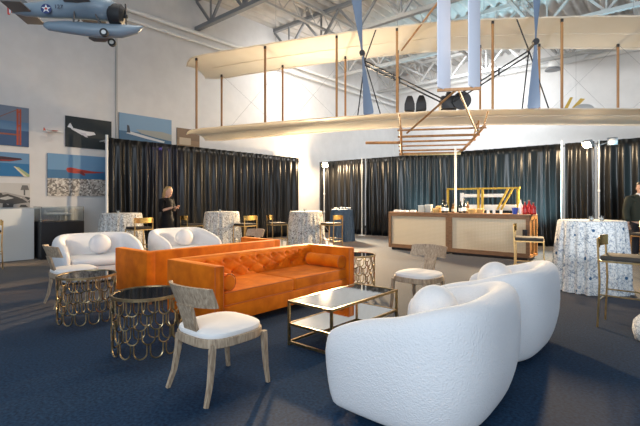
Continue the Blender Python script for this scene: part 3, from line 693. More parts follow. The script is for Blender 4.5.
# ------------------------------------------------------------------ gold bar stools (face +x locally)
def make_stool(label):
    t = empty('bar_stool', (0, 0, 0), 0, label, 'bar stool', 'gold framed bar stools')
    w, d, sz = 0.21, 0.21, 0.74
    for sx in (-1, 1):
        for sy in (-1, 1):
            top = sz if sx > 0 else 0.98
            mb = MB(); mb.tube([(sx * (d + 0.02), sy * w, 0), (sx * d, sy * w, 0.5), (sx * d + (0 if sx > 0 else -0.02), sy * w, top)], 0.013, n=4); mb.build('leg', M['gold'], t, sharp=30)
    mb = MB()
    for s in (-1, 1):
        mb.box((0, s * w, 0.36), (2 * d, 0.015, 0.015)); mb.box((s * (d + 0.005), 0, 0.30), (0.015, 2 * w, 0.015))
    mb.build('footrest', M['gold'], t)
    mb = MB()
    for s in (-1, 1):
        mb.box((0, s * w, sz - 0.01), (2 * d, 0.018, 0.02)); mb.box((s * d, 0, sz - 0.01), (0.018, 2 * w, 0.02))
    mb.build('seat_frame', M['gold'], t)
    mb = MB(); mb.box((0.0, 0, sz + 0.025), (0.42, 0.42, 0.05), bevel=0.02, seg=3); mb.build('seat_cushion', M['linen_dark'], t)
    mb = MB(); rg = []
    for i in range(13):
        a = R(-70) + R(140) * i / 12; x = -0.185 - 0.055 * cos(a); y = 0.235 * sin(a)
        nx, ny = -cos(a) * 0.008, sin(a) * 0.008
        rg.append([V((x, y, 0.88)), V((x + nx, y + ny, 0.88)), V((x + nx, y + ny, 1.0)), V((x, y, 1.0))])
    mb.rings(rg); mb.build('backrest', M['brass'], t, sharp=35)
    return t
def face(p, tgt): return math.atan2(tgt.y - p.y, tgt.x - p.x)
p = V((-0.50, 5.76, 0)); st = make_stool('gold bar stool cut by the right edge, in front of the blue dotted table'); st.location = p; st.rotation_euler = (0, 0, R(-3))
for px, Yc, T, lb in ((139, 9.75, T1, 'gold bar stool at the patterned table by the left drape end'),
                      (201, 11.3, T2, 'gold bar stool left of the patterned table beside the woman'),
                      (245, 11.1, T2, 'gold bar stool right of the patterned table beside the woman'),
                      (284, 11.7, T3, 'gold bar stool left of the patterned table by the far corner'),
                      (331, 11.5, T3, 'gold bar stool between the patterned and the blue table'),
                      (537, 7.0, T5, 'gold bar stool between the bar and the blue dotted table'),
                      (649, 7.9, T5, 'gold bar stool in front of the man at the right edge'),
                      (-15, 8.6, V((-10.5, 0.5, 0)), 'gold bar stool cut by the left edge of the picture')):
    p = P(px, Yc); d = p - T
    if d.length < 0.9: p = T + d.normalized() * 0.86
    clone(st, p, face(p, T), lb)
t = empty('pouf', P(652, 4.20), 0, 'low white patterned pouf at the lower right edge below the bar stool', 'pouf')
mb = MB(); mb.lathe([(0.06, 0), (0.14, 0.02), (0.16, 0.11), (0.15, 0.20), (0.10, 0.26), (0.03, 0.285)], n=30); mb.build('body', M['floral'], t, sharp=80)
mb = MB(); mb.ell((0, 0, 0.285), (0.02, 0.02, 0.01), n=10, m=6); mb.build('button', M['cream'], t)

# ------------------------------------------------------------------ the bar
BY0, BY1, BH = 10.48, 11.18, 1.065
def bar_unit(x0, x1, label, endpanel):
    t = empty('bar_counter', ((x0 + x1) / 2, (BY0 + BY1) / 2, 0), 0, label, 'bar', 'two bar units end to end')
    w = x1 - x0 - 0.006; d = BY1 - BY0
    mb = MB(); mb.box((0, 0, BH - 0.025), (w, d, 0.05), bevel=0.005); mb.build('counter_top', M['oak'], t)
    mb = MB()
    for s in (-1, 1): mb.box((s * (w / 2 - 0.04), -d / 2 + 0.03, 0.55), (0.08, 0.06, 0.96))
    mb.box((0, -d / 2 + 0.03, 0.985), (w - 0.16, 0.06, 0.06)); mb.box((0, -d / 2 + 0.03, 0.12), (w - 0.16, 0.06, 0.10)); mb.build('front_frame', M['oak'], t)
    mb = MB(); mb.box((0, -d / 2 + 0.045, 0.56), (w - 0.16, 0.02, 0.80)); mb.build('cane_panel', M['cane'], t)
    mb = MB(); mb.box((0, 0.02, 0.035), (w - 0.12, d - 0.12, 0.07)); mb.build('toe_kick', M['black'], t)
    for s in (-1, 1):
        mt = M['oak_lit'] if (s > 0 and endpanel) else M['oak']
        mb = MB(); x = s * (w / 2 - 0.015)
        mb.box((x, 0.06, 0.54), (0.03, 0.05, 0.94)); mb.box((x, d / 2 - 0.03, 0.54), (0.03, 0.06, 0.94)); mb.box((x, -d / 2 + 0.09, 0.54), (0.03, 0.06, 0.94))
        mb.box((x, 0.03, 0.10), (0.03, d - 0.12, 0.06)); mb.box((x, 0.03, 0.98), (0.03, d - 0.12, 0.07)); mb.box((x - s * 0.02, 0.03, 0.54), (0.012, d - 0.1, 0.9)); mb.build('side_panel', mt, t)
    return t
bar_unit(-6.42, -4.63, 'left half of the bar with pale woven front panel and dark wood frame', False)
bu = bar_unit(-4.63, -2.70, 'right half of the bar with woven front and warm-lit wood end panel', True)
mb = MB(); mb.box((0.965 - 0.1, -0.36, 0.62), (0.10, 0.02, 0.2), bevel=0.004); mb.build('black_plate', M['black'], bu)
# things on the bar
def on_bar(px, dy=0.3): 
    r = (px - 320) / 427; y = BY0 + dy; Yc = y / (SA * r + CA); return V((Yc * (CA * r - SA), y, BH + 0.0005))
def bottle(px, dy, h, r, gc, lc, label):
    t = empty('bottle', on_bar(px, dy), 0, label, 'bottle', 'bottles on the bar')
    mb = MB(); mb.lathe([(r * 0.9, 0), (r, 0.01), (r, h * 0.55), (r * 0.85, h * 0.63), (r * 0.35, h * 0.75), (r * 0.32, h * 0.93)], n=18); mb.build('glass_body', gc, t)
    mb = MB(); mb.lathe([(r * 0.38, h * 0.93), (r * 0.38, h)], n=12); mb.build('cap', flat((0.25, 0.2, 0.12)), t)
    mb = MB(); mb.lathe([(r * 1.015, h * 0.14), (r * 1.015, h * 0.42)], n=18, cap=False); mb.build('paper_label', flat(lc), t)
bg_ = mat('green_black_glass', (0.010, 0.016, 0.013), 0.08); cl = M['glass']; am = mat('amber_glass', (0.22, 0.09, 0.02), 0.08)
wh = (0.70, 0.74, 0.76)
for px, dy, h, r, g, c, lb in ((443.0, 0.25, 0.33, 0.045, bg_, wh, 'dark bottle with white paper band, left of the pair at the bar middle'), (446.8, 0.38, 0.30, 0.045, bg_, wh, 'dark bottle with white paper band, right of the pair at the bar middle'),
        (460.5, 0.24, 0.31, 0.045, bg_, wh, 'dark bottle with white paper band just right of the white post'), (464.3, 0.37, 0.36, 0.045, bg_, wh, 'taller dark bottle with white paper band right of the white post'), (467.6, 0.50, 0.30, 0.04, am, (0.6, 0.5, 0.3), 'amber bottle behind the dark ones right of the white post'),
        (520.5, 0.32, 0.36, 0.042, M['white_metal'], (0.8, 0.8, 0.78), 'white bottle left of the red bottles at the right end'), (453.0, 0.34, 0.24, 0.04, am, (0.6, 0.55, 0.4), 'short amber bottle left of the white post')):
    bottle(px, dy, h, r, g, c, lb)
red = mat('red_glass', (0.35, 0.02, 0.02), 0.1)
for px, dy, h, lb in ((525.0, 0.22, 0.30, 'red bottle at the left of the red cluster on the bar end'), (529.2, 0.36, 0.34, 'tall red bottle in the middle of the cluster on the bar end'), (533.4, 0.22, 0.28, 'red bottle at the right of the cluster on the bar end')):
    bottle(px, dy, h, 0.055, red, (0.42, 0.03, 0.03), lb)
def box_item(px, dy, size, m, name, label, cat, group=None, lid=None):
    p = on_bar(px, dy); t = empty(name, p, R(6), label, cat, group)
    mb = MB(); mb.box((0, 0, size[2] / 2), size, bevel=0.006); mb.build('body', m, t)
    if lid: mb = MB(); mb.box((0, 0, size[2] + 0.008), (size[0] + 0.01, size[1] + 0.01, 0.016), bevel=0.004); mb.build('lid', lid, t)
box_item(398, 0.25, (0.20, 0.16, 0.05), M['shirt'], 'napkin_stack', 'low white napkin stack at the left end of the bar', 'napkins', 'napkin stacks on the bar')
box_item(405, 0.32, (0.16, 0.16, 0.04), M['shirt'], 'napkin_stack', 'white napkin stack second from the left end of the bar', 'napkins', 'napkin stacks on the bar')
box_item(413, 0.25, (0.14, 0.14, 0.05), M['shirt'], 'napkin_stack', 'white napkin stack left of the clear tubs on the bar', 'napkins', 'napkin stacks on the bar')
tubm = mat('clear_tub', (0.45, 0.47, 0.44), 0.2)
box_item(422, 0.25, (0.16, 0.16, 0.17), tubm, 'cup_tub', 'pale grey tub with white lid, left of two on the bar', 'tub', 'tubs on the bar', M['shirt'])
box_item(429, 0.32, (0.16, 0.16, 0.19), tubm, 'cup_tub', 'pale grey tub with white lid, right of two on the bar', 'tub', 'tubs on the bar', M['shirt'])
straw = mat('tan_basket', (0.52, 0.33, 0.12), 0.7)
def basket(px, dy, r, h, label):
    t = empty('snack_basket', on_bar(px, dy), 0, label, 'basket', 'tan snack baskets on the bar')
    mb = MB(); mb.lathe([(r * 0.75, 0), (r, h), (r * 0.93, h), (r * 0.7, 0.01)], n=20); mb.build('bowl', straw, t)
    mb = MB()
    for k in range(5): mb.ell((0.5 * r * cos(k * 1.3), 0.5 * r * sin(k * 1.3), h), (0.045, 0.04, 0.04), n=10, m=7)
    tag(mb.build('snacks', mat('snack', (0.62, 0.40, 0.16), 0.7), t), kind='stuff')
basket(436, 0.25, 0.10, 0.08, 'small tan snack basket left of the dark bottles on the bar')
basket(439, 0.52, 0.09, 0.14, 'taller tan snack basket behind, left of the dark bottles on the bar')
basket(472, 0.22, 0.11, 0.08, 'tan snack basket right of the dark bottles on the bar')
basket(480, 0.42, 0.11, 0.09, 'tan snack basket in front of the middle yellow posts')
mb = MB(); mb.lathe([(0.05, 0), (0.075, 0.15), (0.07, 0.15), (0.045, 0.01)], n=20); tag(mb.build('cup', flat((0.02, 0.06, 0.35)), loc=on_bar(515, 0.25)), 'bright blue cup near the right end of the bar', 'cup')
for px, lb in ((488, 'left'), (494, 'middle'), (501, 'right')):
    mb = MB(); mb.lathe([(0.03, 0), (0.032, 0.09), (0.028, 0.09), (0.026, 0.005)], n=14); tag(mb.build('glass_tumbler', M['white_metal'], loc=on_bar(px, 0.25)), lb + ' one of three pale tumblers right of the snack baskets', 'glass', 'pale tumblers on the bar')

# yellow railing of an exhibit behind the bar
t = empty('exhibit_railing', (0, 12.75, 0), 0, 'yellow painted exhibit railing with white rails behind the bar', 'railing')
def rx(px, y=12.75):
    r = (px - 320) / 427; Yc = y / (SA * r + CA); return Yc * (CA * r - SA), Yc
xa, Ya = rx(447); xb, Yb = rx(520); H1 = 1.74
for k, px in enumerate((448, 478.5, 482.5, 518)):
    x, _ = rx(px); mb = MB(); mb.box((x, 0, H1 / 2), (0.06, 0.06, H1)); mb.build('post', M['yellow'], t)
mb = MB(); mb.box(((xa + xb) / 2, 0, H1), (xb - xa, 0.06, 0.05)); mb.build('top_rail', M['yellow'], t)
for a, b_ in ((508, 497), (513, 501)):
    x1, _ = rx(a); x2, _ = rx(b_); mb = MB(); mb.bar((x1, 0.02, H1), (x2, 0.02, 1.12), 0.045); mb.build('brace', M['yellow'], t)
for z, hh, p0, p1 in ((1.53, 0.10, 460, 504), (1.18, 0.16, 462, 516)):
    x1, _ = rx(p0); x2, _ = rx(p1); mb = MB(); mb.box(((x1 + x2) / 2, 0.08, z), (x2 - x1, 0.06, hh), bevel=0.01); mb.build('white_rail', M['white_metal'], t)
x1, _ = rx(461); mb = MB(); mb.bar((x1, 0.08, 1.05), (x1, 0.08, 1.62), 0.09); mb.build('white_upright', M['white_metal'], t)
x, Yc = rx(455.5, 11.9); mb = MB(); mb.tube([(x, 11.9, 0), (x, 11.9, 2.9)], 0.03, n=10); mb.box((x, 11.9, 0.01), (0.5, 0.5, 0.02))
tag(mb.build('support_post', M['white_metal']), 'tall white post rising behind the bar up to the flying machine', 'post')

# ------------------------------------------------------------------ the flying machine (x span, y forward = away, z up)
FL = empty('biplane', (-3.88, 8.59, 0), R(29.6), 'large cream fabric biplane hanging overhead with wooden struts and blue propellers', 'airplane')
ZL, ZU, CH, HS = 3.30, 5.20, 1.9, 6.25
def wing(name, zc, dro):
    nx_, ny_ = 120, 14; top, botm = [], []
    def pt(u, v, side):
        x = -HS + 2 * HS * u; ax = abs(x) / HS
        te = 0.035 * abs(sin(pi * x / 0.42)); le = CH
        tip = max(0, (ax - 0.90) / 0.10)
        te += 0.55 * tip ** 2.2; le -= 0.28 * tip ** 2.5
        y = te + (le - te) * v
        cam = 0.085 * 4 * v * (1 - v) * (0.7 + 0.6 * v); th = 0.035 * (1 - (2 * v - 1) ** 4) * (1 - 0.6 * tip)
        rib = 0.010 * abs(sin(pi * x / 0.42)) * sin(pi * v)
        z = zc - dro * ax ** 1.6 + cam + (th if side > 0 else 0.004 - rib) * 1.0
        return V((x, y, z))
    mb = MB()
    for side in (1, -1): mb.grid(lambda u, v: pt(u, v, side), nx_, ny_)
    bmesh.ops.remove_doubles(mb.bm, verts=mb.bm.verts, dist=0.0003)
    # close the rim
    es = [e for e in mb.bm.edges if e.is_boundary]
    try: bmesh.ops.bridge_loops(mb.bm, edges=es)
    except Exception: pass
    w = mb.build(name, M['fabric_wing'], FL, sharp=50)
    mb = MB(); mb.tube([pt(i / 60, 0.03, -1) - V((0, 0, 0.006)) for i in range(61)], 0.012, n=5); mb.tube([pt(i / 60, 0.985, 1) - V((0, 0, 0.012)) for i in range(61)], 0.02, n=6); mb.tube([pt(i / 60, 0.62, -1) - V((0, 0, 0.004)) for i in range(2, 59)], 0.012, n=5)
    mb.build('spar', M['fabric_wing'], w)
    return lambda x, v, side=1: pt((x + HS) / (2 * HS), v, side)
pu = wing('upper_wing', ZU, 0.42); pl = wing('lower_wing', ZL, 0.24)
sx_ = (1.0, 2.35, 4.05, 5.80)
for s in (-1, 1):
    for x in sx_:
        for v in (0.10, 0.90):
            a = pl(s * x, v); b_ = pu(s * x, v, -1); mb = MB(); mb.tube([a, b_], 0.021, n=6, flat=(1, 1.4)); st_ = mb.build('strut', M['spruce'], FL)
            mb = MB(); mb.box(b_ - V((0, 0, 0.03)), (0.05, 0.05, 0.07)); mb.build('strut_socket', M['engine'], st_)
for s in (-1, 1):
    xs = [0] + [s * x for x in sx_]
    for i in range(1, 4):
        for v in (0.9,):
            for a, b_ in ((pl(xs[i], v), pu(xs[i + 1], v, -1)), (pu(xs[i], v, -1), pl(xs[i + 1], v))):
                mb = MB(); mb.tube([a, b_], 0.003, n=4); mb.build('bracing_wire', M['steel_dark'], FL)
# propellers just behind the trailing edges
def propeller(x, z, tilt):
    t = bpy.data.objects.new('propeller', None); COL.objects.link(t); t.parent = FL; t.location = (x, -0.30, z); t.rotation_euler = (0, tilt, 0)
    for s in (1, -1):
        rg = []
        for k, (r, w) in enumerate(((0.04, 0.05), (0.2, 0.055), (0.5, 0.10), (0.8, 0.135), (1.1, 0.17), (1.28, 0.185), (1.31, 0.15))):
            tw = R(48) - R(34) * (r / 1.3); c, q = cos(tw), sin(tw)
            e = []
            for (a, b_) in ((-0.5, 0), (-0.25, 0.09), (0.2, 0.09), (0.5, 0), (0.2, -0.05), (-0.25, -0.05)):
                a, b_ = a * w, b_ * w; a *= 1.25; e.append(V((s * (a * c - b_ * q), a * q + b_ * c, s * r)))
            rg.append(e)
        mb = MB(); mb.rings(rg); mb.build('blade', M['prop'], t, sharp=60)
    mb = MB(); mb.tube([(0, -0.06, 0), (0, 0.55, 0)], 0.025, n=10); mb.tube([(0, -0.05, 0), (0, 0.05, 0)], 0.06, n=12); mb.build('hub', M['engine'], t)
    return t
ZP = 4.52
propeller(-1.72, ZP, R(-6)); propeller(1.70, ZP, R(1.5))
# engine, chain tubes, seats
mb = MB(); mb.box((0.16, 1.0, 3.62), (0.36, 0.7, 0.30), bevel=0.03); 
for k in range(4): mb.tube([(0.16, 0.75 + k * 0.17, 3.72), (0.16, 0.75 + k * 0.17, 3.86)], 0.06, n=10)
mb.build('engine', M['engine'], FL)
mb = MB(); mb.tube([(0.42, 0.55, 3.62), (0.42, 0.60, 3.62)], 0.20, n=28); mb.tube([(0.42, 0.54, 3.62), (0.42, 0.9, 3.62)], 0.04, n=10); mb.build('flywheel', M['engine'], FL)
for s in (-1, 1):
    mb = MB(); a = V((s * 0.12 + 0.1, 0.42, 3.60)); e = V((s * 1.71, 0.25, ZP - 0.04))
    for dz in (-0.045, 0.045): mb.tube([a + V((0, 0, dz)), e + V((0, 0, dz))], 0.017, n=6)
    d = (e - a)
    for k in (0.55, 0.62): mb.bar(a + d * k + V((0, 0, -0.08)), a + d * k + V((0, 0, 0.08)), 0.03)
    mb.build('chain_tube', M['engine'], FL)
    mb = MB(); x = s * 1.71
    for b_ in (pl(x - 0.15, 0.05), pl(x + 0.35, 0.05), pu(x - 0.25 * s, 0.06, -1)): mb.tube([(x, 0.2, ZP), b_], 0.014, n=6)
    mb.build('propeller_bracket', M['engine'], FL)
for x in (-0.72, -0.46):
    mb = MB(); mb.box((x, 0.9, 3.50), (0.22, 0.3, 0.05), bevel=0.015)
    mb.rings([[V((x - w, 0.72 - k * 0.05, z)) if q == 0 else V((x + w, 0.72 - k * 0.05, z)) if q == 1 else V((x + w, 0.76 - k * 0.05, z)) if q == 2 else V((x - w, 0.76 - k * 0.05, z)) for q in range(4)] for k, (z, w) in enumerate(((3.48, 0.12), (3.62, 0.115), (3.74, 0.075), (3.78, 0.045)))])
    mb.build('seat', M['engine'], FL)
# twin rudders behind, carried on a frame
for x in (-0.13, 0.40):
    mb = MB(); q = Matrix.Rotation(R(62), 4, 'Z')
    mb.box((x, -1.25, 4.32), (0.50, 0.02, 1.78), rot=Matrix.Rotation(R(58), 4, 'Z'), bevel=0.009); mb.build('rudder', M['rudder'], FL)
mb = MB(); mb.bar((-0.25, -1.25, 3.42), (0.50, -1.25, 3.42), 0.05); mb.bar((-0.25, -1.25, 5.22), (0.50, -1.25, 5.22), 0.05); mb.build('rudder_bar', M['spruce'], FL)
for x, s in ((-0.95, -1), (0.95, 1)):
    for a, b_ in (((0.1 + 0.03 * s, -1.25, 3.40), (x * 0.82, 0.9, 2.98)), ((0.1 + 0.2 * s, -1.25, 5.22), pu(s * 0.9, 0.9, -1))):
        mb = MB(); mb.tube([a, b_], 0.022, n=6); mb.build('outrigger', M['spruce'], FL)
# skids and front elevator ladder beyond the lower wing
for s in (-1, 1):
    mb = MB(); mb.tube([(s * 0.92, 0.7, 3.06), (s * 0.92, 2.4, 2.98), (s * 0.92, 4.2, 2.93), (s * 0.90, 5.4, 2.96)], 0.035, n=8)
    mb.build('skid', M['spruce'], FL)
for y, z, r in ((0.9, 3.05, 0.022), (1.75, 3.02, 0.03), (2.4, 2.98, 0.026), (3.3, 2.97, 0.022), (4.2, 2.94, 0.026), (5.35, 2.95, 0.05)):
    mb = MB(); mb.tube([(-1.0, y, z), (1.0, y, z)], r, n=8); mb.build('cross_bar', M['spruce'], FL)
for s in (-1, 1):
    for a, b_ in (((s * 0.92, 0.8, 3.06), pl(s * 0.95, 0.2)), ((s * 0.92, 1.6, 3.02), pl(s * 0.95, 0.85)), ((s * 0.92, 2.3, 2.98), (s * 0.95, 1.8, 3.34))):
        mb = MB(); mb.tube([a, b_], 0.02, n=6); mb.build('skid_strut', M['spruce'], FL)
mb = MB(); mb.tube([(-1.9, 2.6, 3.0), (-0.9, 2.6, 2.98)], 0.04, n=8); mb.build('side_spar', M['spruce'], FL)
for x, y in ((-4, 0.9), (4, 0.9), (-1, 1.2), (1, 1.2)):
    mb = MB(); mb.tube([pu(x, y / CH), (x, y, 8.07)], 0.006, n=5); mb.build('hanging_cable', M['steel_dark'], FL)

# ------------------------------------------------------------------ seaplane model hung at the top left (x forward)
SP = empty('model_seaplane', P(79, 6.0, zat(15, 6.0)), R(40.6 + 11), 'blue grey model seaplane with star roundel hanging at the top left', 'model airplane')
k = 6.0 / 427
def s_(px, py, y=0): return V(((px - 75) * k * 0.97, y, (16 - py) * k))
mb = MB(); mb.tube([s_(14, 13), s_(25, 13), s_(45, 12), s_(65, 9), s_(85, 7), s_(100, 9), s_(107, 12)], [0.05, 0.085, 0.11, 0.15, 0.18, 0.17, 0.14], n=16); fu = mb.build('fuselage', M['plane_grey'], SP, sharp=80)
mb = MB(); mb.tube([s_(42, 27), s_(46, 28), s_(62, 28.5), s_(90, 31), s_(115, 31), s_(130, 29), s_(137, 25.5)], [0.03, 0.06, 0.085, 0.10, 0.095, 0.06, 0.012], n=12, flat=(1.0, 1.0)); mb.build('main_float', M['plane_grey'], SP, sharp=80)
mb = MB(); mb.tube([s_(104, 14), s_(106, 14), s_(116, 15), s_(119, 15.5)], [0.135, 0.15, 0.15, 0.10], n=20); mb.build('engine_cowl', M['engine'], SP)
mb = MB(); c = s_(120.5, 15.5); mb.tube([s_(118, 15.5), s_(122, 15.5)], 0.03, n=10); mb.box(c, (0.015, 0.05, 0.34), bevel=0.004); mb.build('propeller', M['engine'], SP)
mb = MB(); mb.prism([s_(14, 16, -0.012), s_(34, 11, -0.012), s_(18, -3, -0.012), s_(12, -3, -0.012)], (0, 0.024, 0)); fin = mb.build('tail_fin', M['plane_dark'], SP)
for i, c in enumerate(((0.55, 0.06, 0.04), (0.75, 0.75, 0.75), (0.45, 0.05, 0.04))):
    mb = MB(); mb.prism([s_(9.5 + i * 1.6, 18 - i, -0.013), s_(11 + i * 1.6, 18 - i, -0.013), s_(11 + i * 1.6, -3, -0.013), s_(9.5 + i * 1.6, -3, -0.013)], (0, 0.026, 0)); mb.build('rudder_stripe', flat(c), fin)
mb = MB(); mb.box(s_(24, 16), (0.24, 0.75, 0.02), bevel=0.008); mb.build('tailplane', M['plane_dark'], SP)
for nm, px, py, ch in (('upper_wing', 84, -10, 0.36), ('lower_wing', 78, 9, 0.34)):
    mb = MB(); rg = []
    for i in range(13):
        yy = -1.0 + 2.0 * i / 12; f = 1 - 0.45 * abs(yy) ** 4; cc = s_(px, py) + V((0, yy, 0.05 * abs(yy)))
        rg.append([cc + V((-ch / 2 * f, 0, 0)), cc + V((0, 0, -0.012)), cc + V((ch / 2 * f, 0, 0.005)), cc + V((ch * 0.2, 0, 0.03)), cc + V((-ch * 0.2 * f, 0, 0.02))])
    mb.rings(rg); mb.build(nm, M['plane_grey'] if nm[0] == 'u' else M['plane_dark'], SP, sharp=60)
prs = []
for yy in (-0.7, 0.7): prs += [(s_(74, 9, yy), s_(80, -10, yy)), (s_(82, 9, yy), s_(88, -10, yy))]
for yy in (-0.12, 0.12): prs += [(s_(74, 14, yy), s_(70, 27, yy * 0.3)), (s_(92, 14, yy), s_(96, 28, yy * 0.3))]
for a, b_ in prs: mb = MB(); mb.tube([a, b_], 0.012); mb.build('strut', M['plane_dark'], SP)
for s, py in ((-1, 43 - 4), (1, 33)):
    mb = MB(); c = s_(102, 38, s * 0.19); mb.tube([c + V((0, -0.025, 0)), c + V((0, 0.025, 0))], 0.055, n=20); w = mb.build('wheel', M['rubber'], SP)
    mb = MB(); mb.tube([c + V((0, -0.028, 0)), c + V((0, 0.028, 0))], 0.03, n=16); mb.build('wheel_hub', flat((0.7, 0.7, 0.68)), w)
for s in (-1, 1):
    mb = MB(); c = s_(80, 20, s * 0.72); mb.tube([c + V((-0.17, 0, 0)), c + V((-0.1, 0, -0.01)), c + V((0.06, 0, -0.01)), c + V((0.16, 0, 0.01))], [0.012, 0.045, 0.05, 0.012], n=10); mb.tube([c, c + V((0, 0, 0.19))], 0.01); mb.build('wing_float', M['plane_dark'], SP)
# roundel: blue disc, white star, red centre on the near flank
rc = s_(48, 14.8, -0.128)
def disc(r, n=24, off=0): return [rc + V((r * cos(2 * pi * i / n), -off, r * sin(2 * pi * i / n))) for i in range(n)]
mb = MB(); mb.poly(disc(0.066)); rd = mb.build('roundel', flat((0.02, 0.04, 0.16)), SP, recalc=False)
star = []
for i in range(10):
    r = 0.062 if i % 2 == 0 else 0.024; a = pi / 2 + pi * i / 5; star.append(rc + V((r * cos(a), -0.002, r * sin(a))))
mb = MB(); mb.poly(star); mb.build('star', flat((0.75, 0.75, 0.75)), rd, recalc=False)
mb = MB(); mb.poly(disc(0.017, 14, 0.004)); mb.build('star_centre', flat((0.5, 0.05, 0.04)), rd, recalc=False)
tx = bpy.data.curves.new('fuselage_number', 'FONT'); tx.body = '127'; tx.size = 0.075; tx.extrude = 0.001
tmp = bpy.data.objects.new('tmp', tx); COL.objects.link(tmp); dg = bpy.context.evaluated_depsgraph_get(); me = bpy.data.meshes.new_from_object(tmp.evaluated_get(dg)); bpy.data.objects.remove(tmp)
me.materials.clear(); me.materials.append(flat((0.015, 0.02, 0.04))); o = bpy.data.objects.new('fuselage_number', me); COL.objects.link(o); o.parent = SP; o.location = s_(56, 15, -0.158); o.rotation_euler = (R(90), 0, 0)
mb = MB()
for px in (60, 95): mb.tube([s_(px, -10), s_(px, -10) + V((0, 0, 8.0 - zat(16, 6.0) - 0.55))], 0.004, n=5)
mb.build('hanging_cable', M['steel_dark'], SP)
SP.rotation_euler = (0, R(-2.5), R(40.6 + 11))

# small aircraft hung far back above the lower wing
Yc = 15.5; HP = empty('hanging_model_plane', P(573, Yc, zat(111, Yc)), R(30), 'small grey and yellow aircraft hanging far back above the right lower wing', 'model airplane')
mb = MB(); mb.ell((0.35, 0, 0.02), (0.36, 0.2, 0.22), n=18, m=12); mb.build('fuselage', flat((0.42, 0.43, 0.45)), HP)
mb = MB(); mb.tube([(0.1, 0, -0.05), (-0.9, 0, -0.12)], [0.12, 0.05], n=8); mb.build('engine', M['engine'], HP)
mb = MB(); mb.prism([(-0.1, -0.01, 0.05), (0.05, -0.01, 0.05), (0.4, -0.01, 0.42), (0.25, -0.01, 0.45)], (0, 0.02, 0)); mb.prism([(-0.3, -0.01, 0.1), (-0.2, -0.01, 0.05), (0.0, -0.01, 0.5), (-0.1, -0.01, 0.5)], (0, 0.02, 0)); mb.build('tail_fin', M['yellow'], HP)
mb = MB(); mb.box((0, 0, -0.1), (0.5, 1.8, 0.03)); mb.build('wing', flat((0.5, 0.5, 0.5)), HP)
mb = MB(); mb.tube([(0.1, 0, 0.1), (0.1, 0, 8.2 - zat(111, Yc))], 0.004, n=5); mb.build('hanging_cable', M['steel_dark'], HP)

# white air duct with round grille under the far roof
t = empty('air_duct', P(566, 17.0, zat(60, 17.0)), R(20), 'white air duct with a round grille under the far roof', 'air duct')
mb = MB(); mb.tube([(-0.45, 0, -0.28), (-0.40, 0, -0.08), (-0.25, 0, 0.05), (0.1, 0, 0.10), (0.5, 0, 0.22), (0.8, 0, 0.45), (0.85, 0, 1.2)], 0.24, n=18); mb.build('duct', M['white_metal'], t, sharp=60)
mb = MB(); mb.lathe([(0.30, -0.36), (0.28, -0.30), (0.24, -0.27)], n=24, c=(-0.46, 0, 0)); g = mb.build('grille', M['steel_dark'], t)

# ------------------------------------------------------------------ people
def skin_into(mb, joints, edges, sub=2, root=0):
    me = bpy.data.meshes.new('sk'); me.from_pydata([j[0] for j in joints], edges, [])
    o = bpy.data.objects.new('sk', me); COL.objects.link(o)
    md = o.modifiers.new('s', 'SKIN')
    for i, j in enumerate(joints):
        r = j[1]; me.skin_vertices[0].data[i].radius = r if isinstance(r, tuple) else (r, r)
        me.skin_vertices[0].data[i].use_root = (i == root)
    md.use_smooth_shade = True
    s2 = o.modifiers.new('u', 'SUBSURF'); s2.levels = sub; s2.render_levels = sub
    dg = bpy.context.evaluated_depsgraph_get(); em = bpy.data.meshes.new_from_object(o.evaluated_get(dg))
    b = bmesh.new(); b.from_mesh(em); mb.join(b)
    bpy.data.objects.remove(o); bpy.data.meshes.remove(em)
def chain(mb, pts, radii, sub=1): skin_into(mb, list(zip(pts, radii)), [(i, i + 1) for i in range(len(pts) - 1)], sub)
def head_into(mb, c, q, sc=1.0):
    def T(p): return c + q @ (V(p) * sc)
    rg = []
    for z, rx_, ry_, ox in ((-0.115, 0.030, 0.030, 0.040), (-0.105, 0.052, 0.045, 0.030), (-0.075, 0.075, 0.060, 0.018), (-0.03, 0.090, 0.069, 0.005), (0.015, 0.097, 0.074, 0), (0.06, 0.095, 0.074, -0.005), (0.095, 0.078, 0.062, -0.008), (0.118, 0.045, 0.037, -0.008), (0.125, 0.010, 0.010, -0.008)):
        rg.append([T((ox + rx_ * cos(2 * pi * j / 20), ry_ * sin(2 * pi * j / 20), z)) for j in range(20)])
    mb.rings(rg)
    mb.rings([[T((x + (0.014 if 0 else 0), y, z)) for x, y, z in r] for r in ([(0.088, -0.010, 0.02), (0.088, 0.010, 0.02), (0.098, 0.004, 0.02), (0.098, -0.004, 0.02)], [(0.085, -0.016, -0.03), (0.085, 0.016, -0.03), (0.118, 0.008, -0.03), (0.118, -0.008, -0.03)], [(0.085, -0.012, -0.04), (0.085, 0.012, -0.04), (0.105, 0.006, -0.042), (0.105, -0.006, -0.042)])])
    for s in (-1, 1): mb.ell(T((0.0, s * 0.076, -0.005)), (0.018 * sc, 0.010 * sc, 0.030 * sc), n=10, m=8)
def face_bits(parent, c, q, sc=1.0):
    def T(p): return c + q @ (V(p) * sc)
    for s in (-1, 1):
        mb = MB(); mb.ell(T((0.083, s * 0.030, 0.012)), (0.010, 0.012, 0.008), n=10, m=6); mb.build('eye', flat((0.08, 0.05, 0.04)), parent)
    mb = MB(); mb.ell(T((0.088, 0, -0.068)), (0.008, 0.024, 0.007), n=12, m=6); mb.build('mouth', flat((0.40, 0.13, 0.11)), parent)
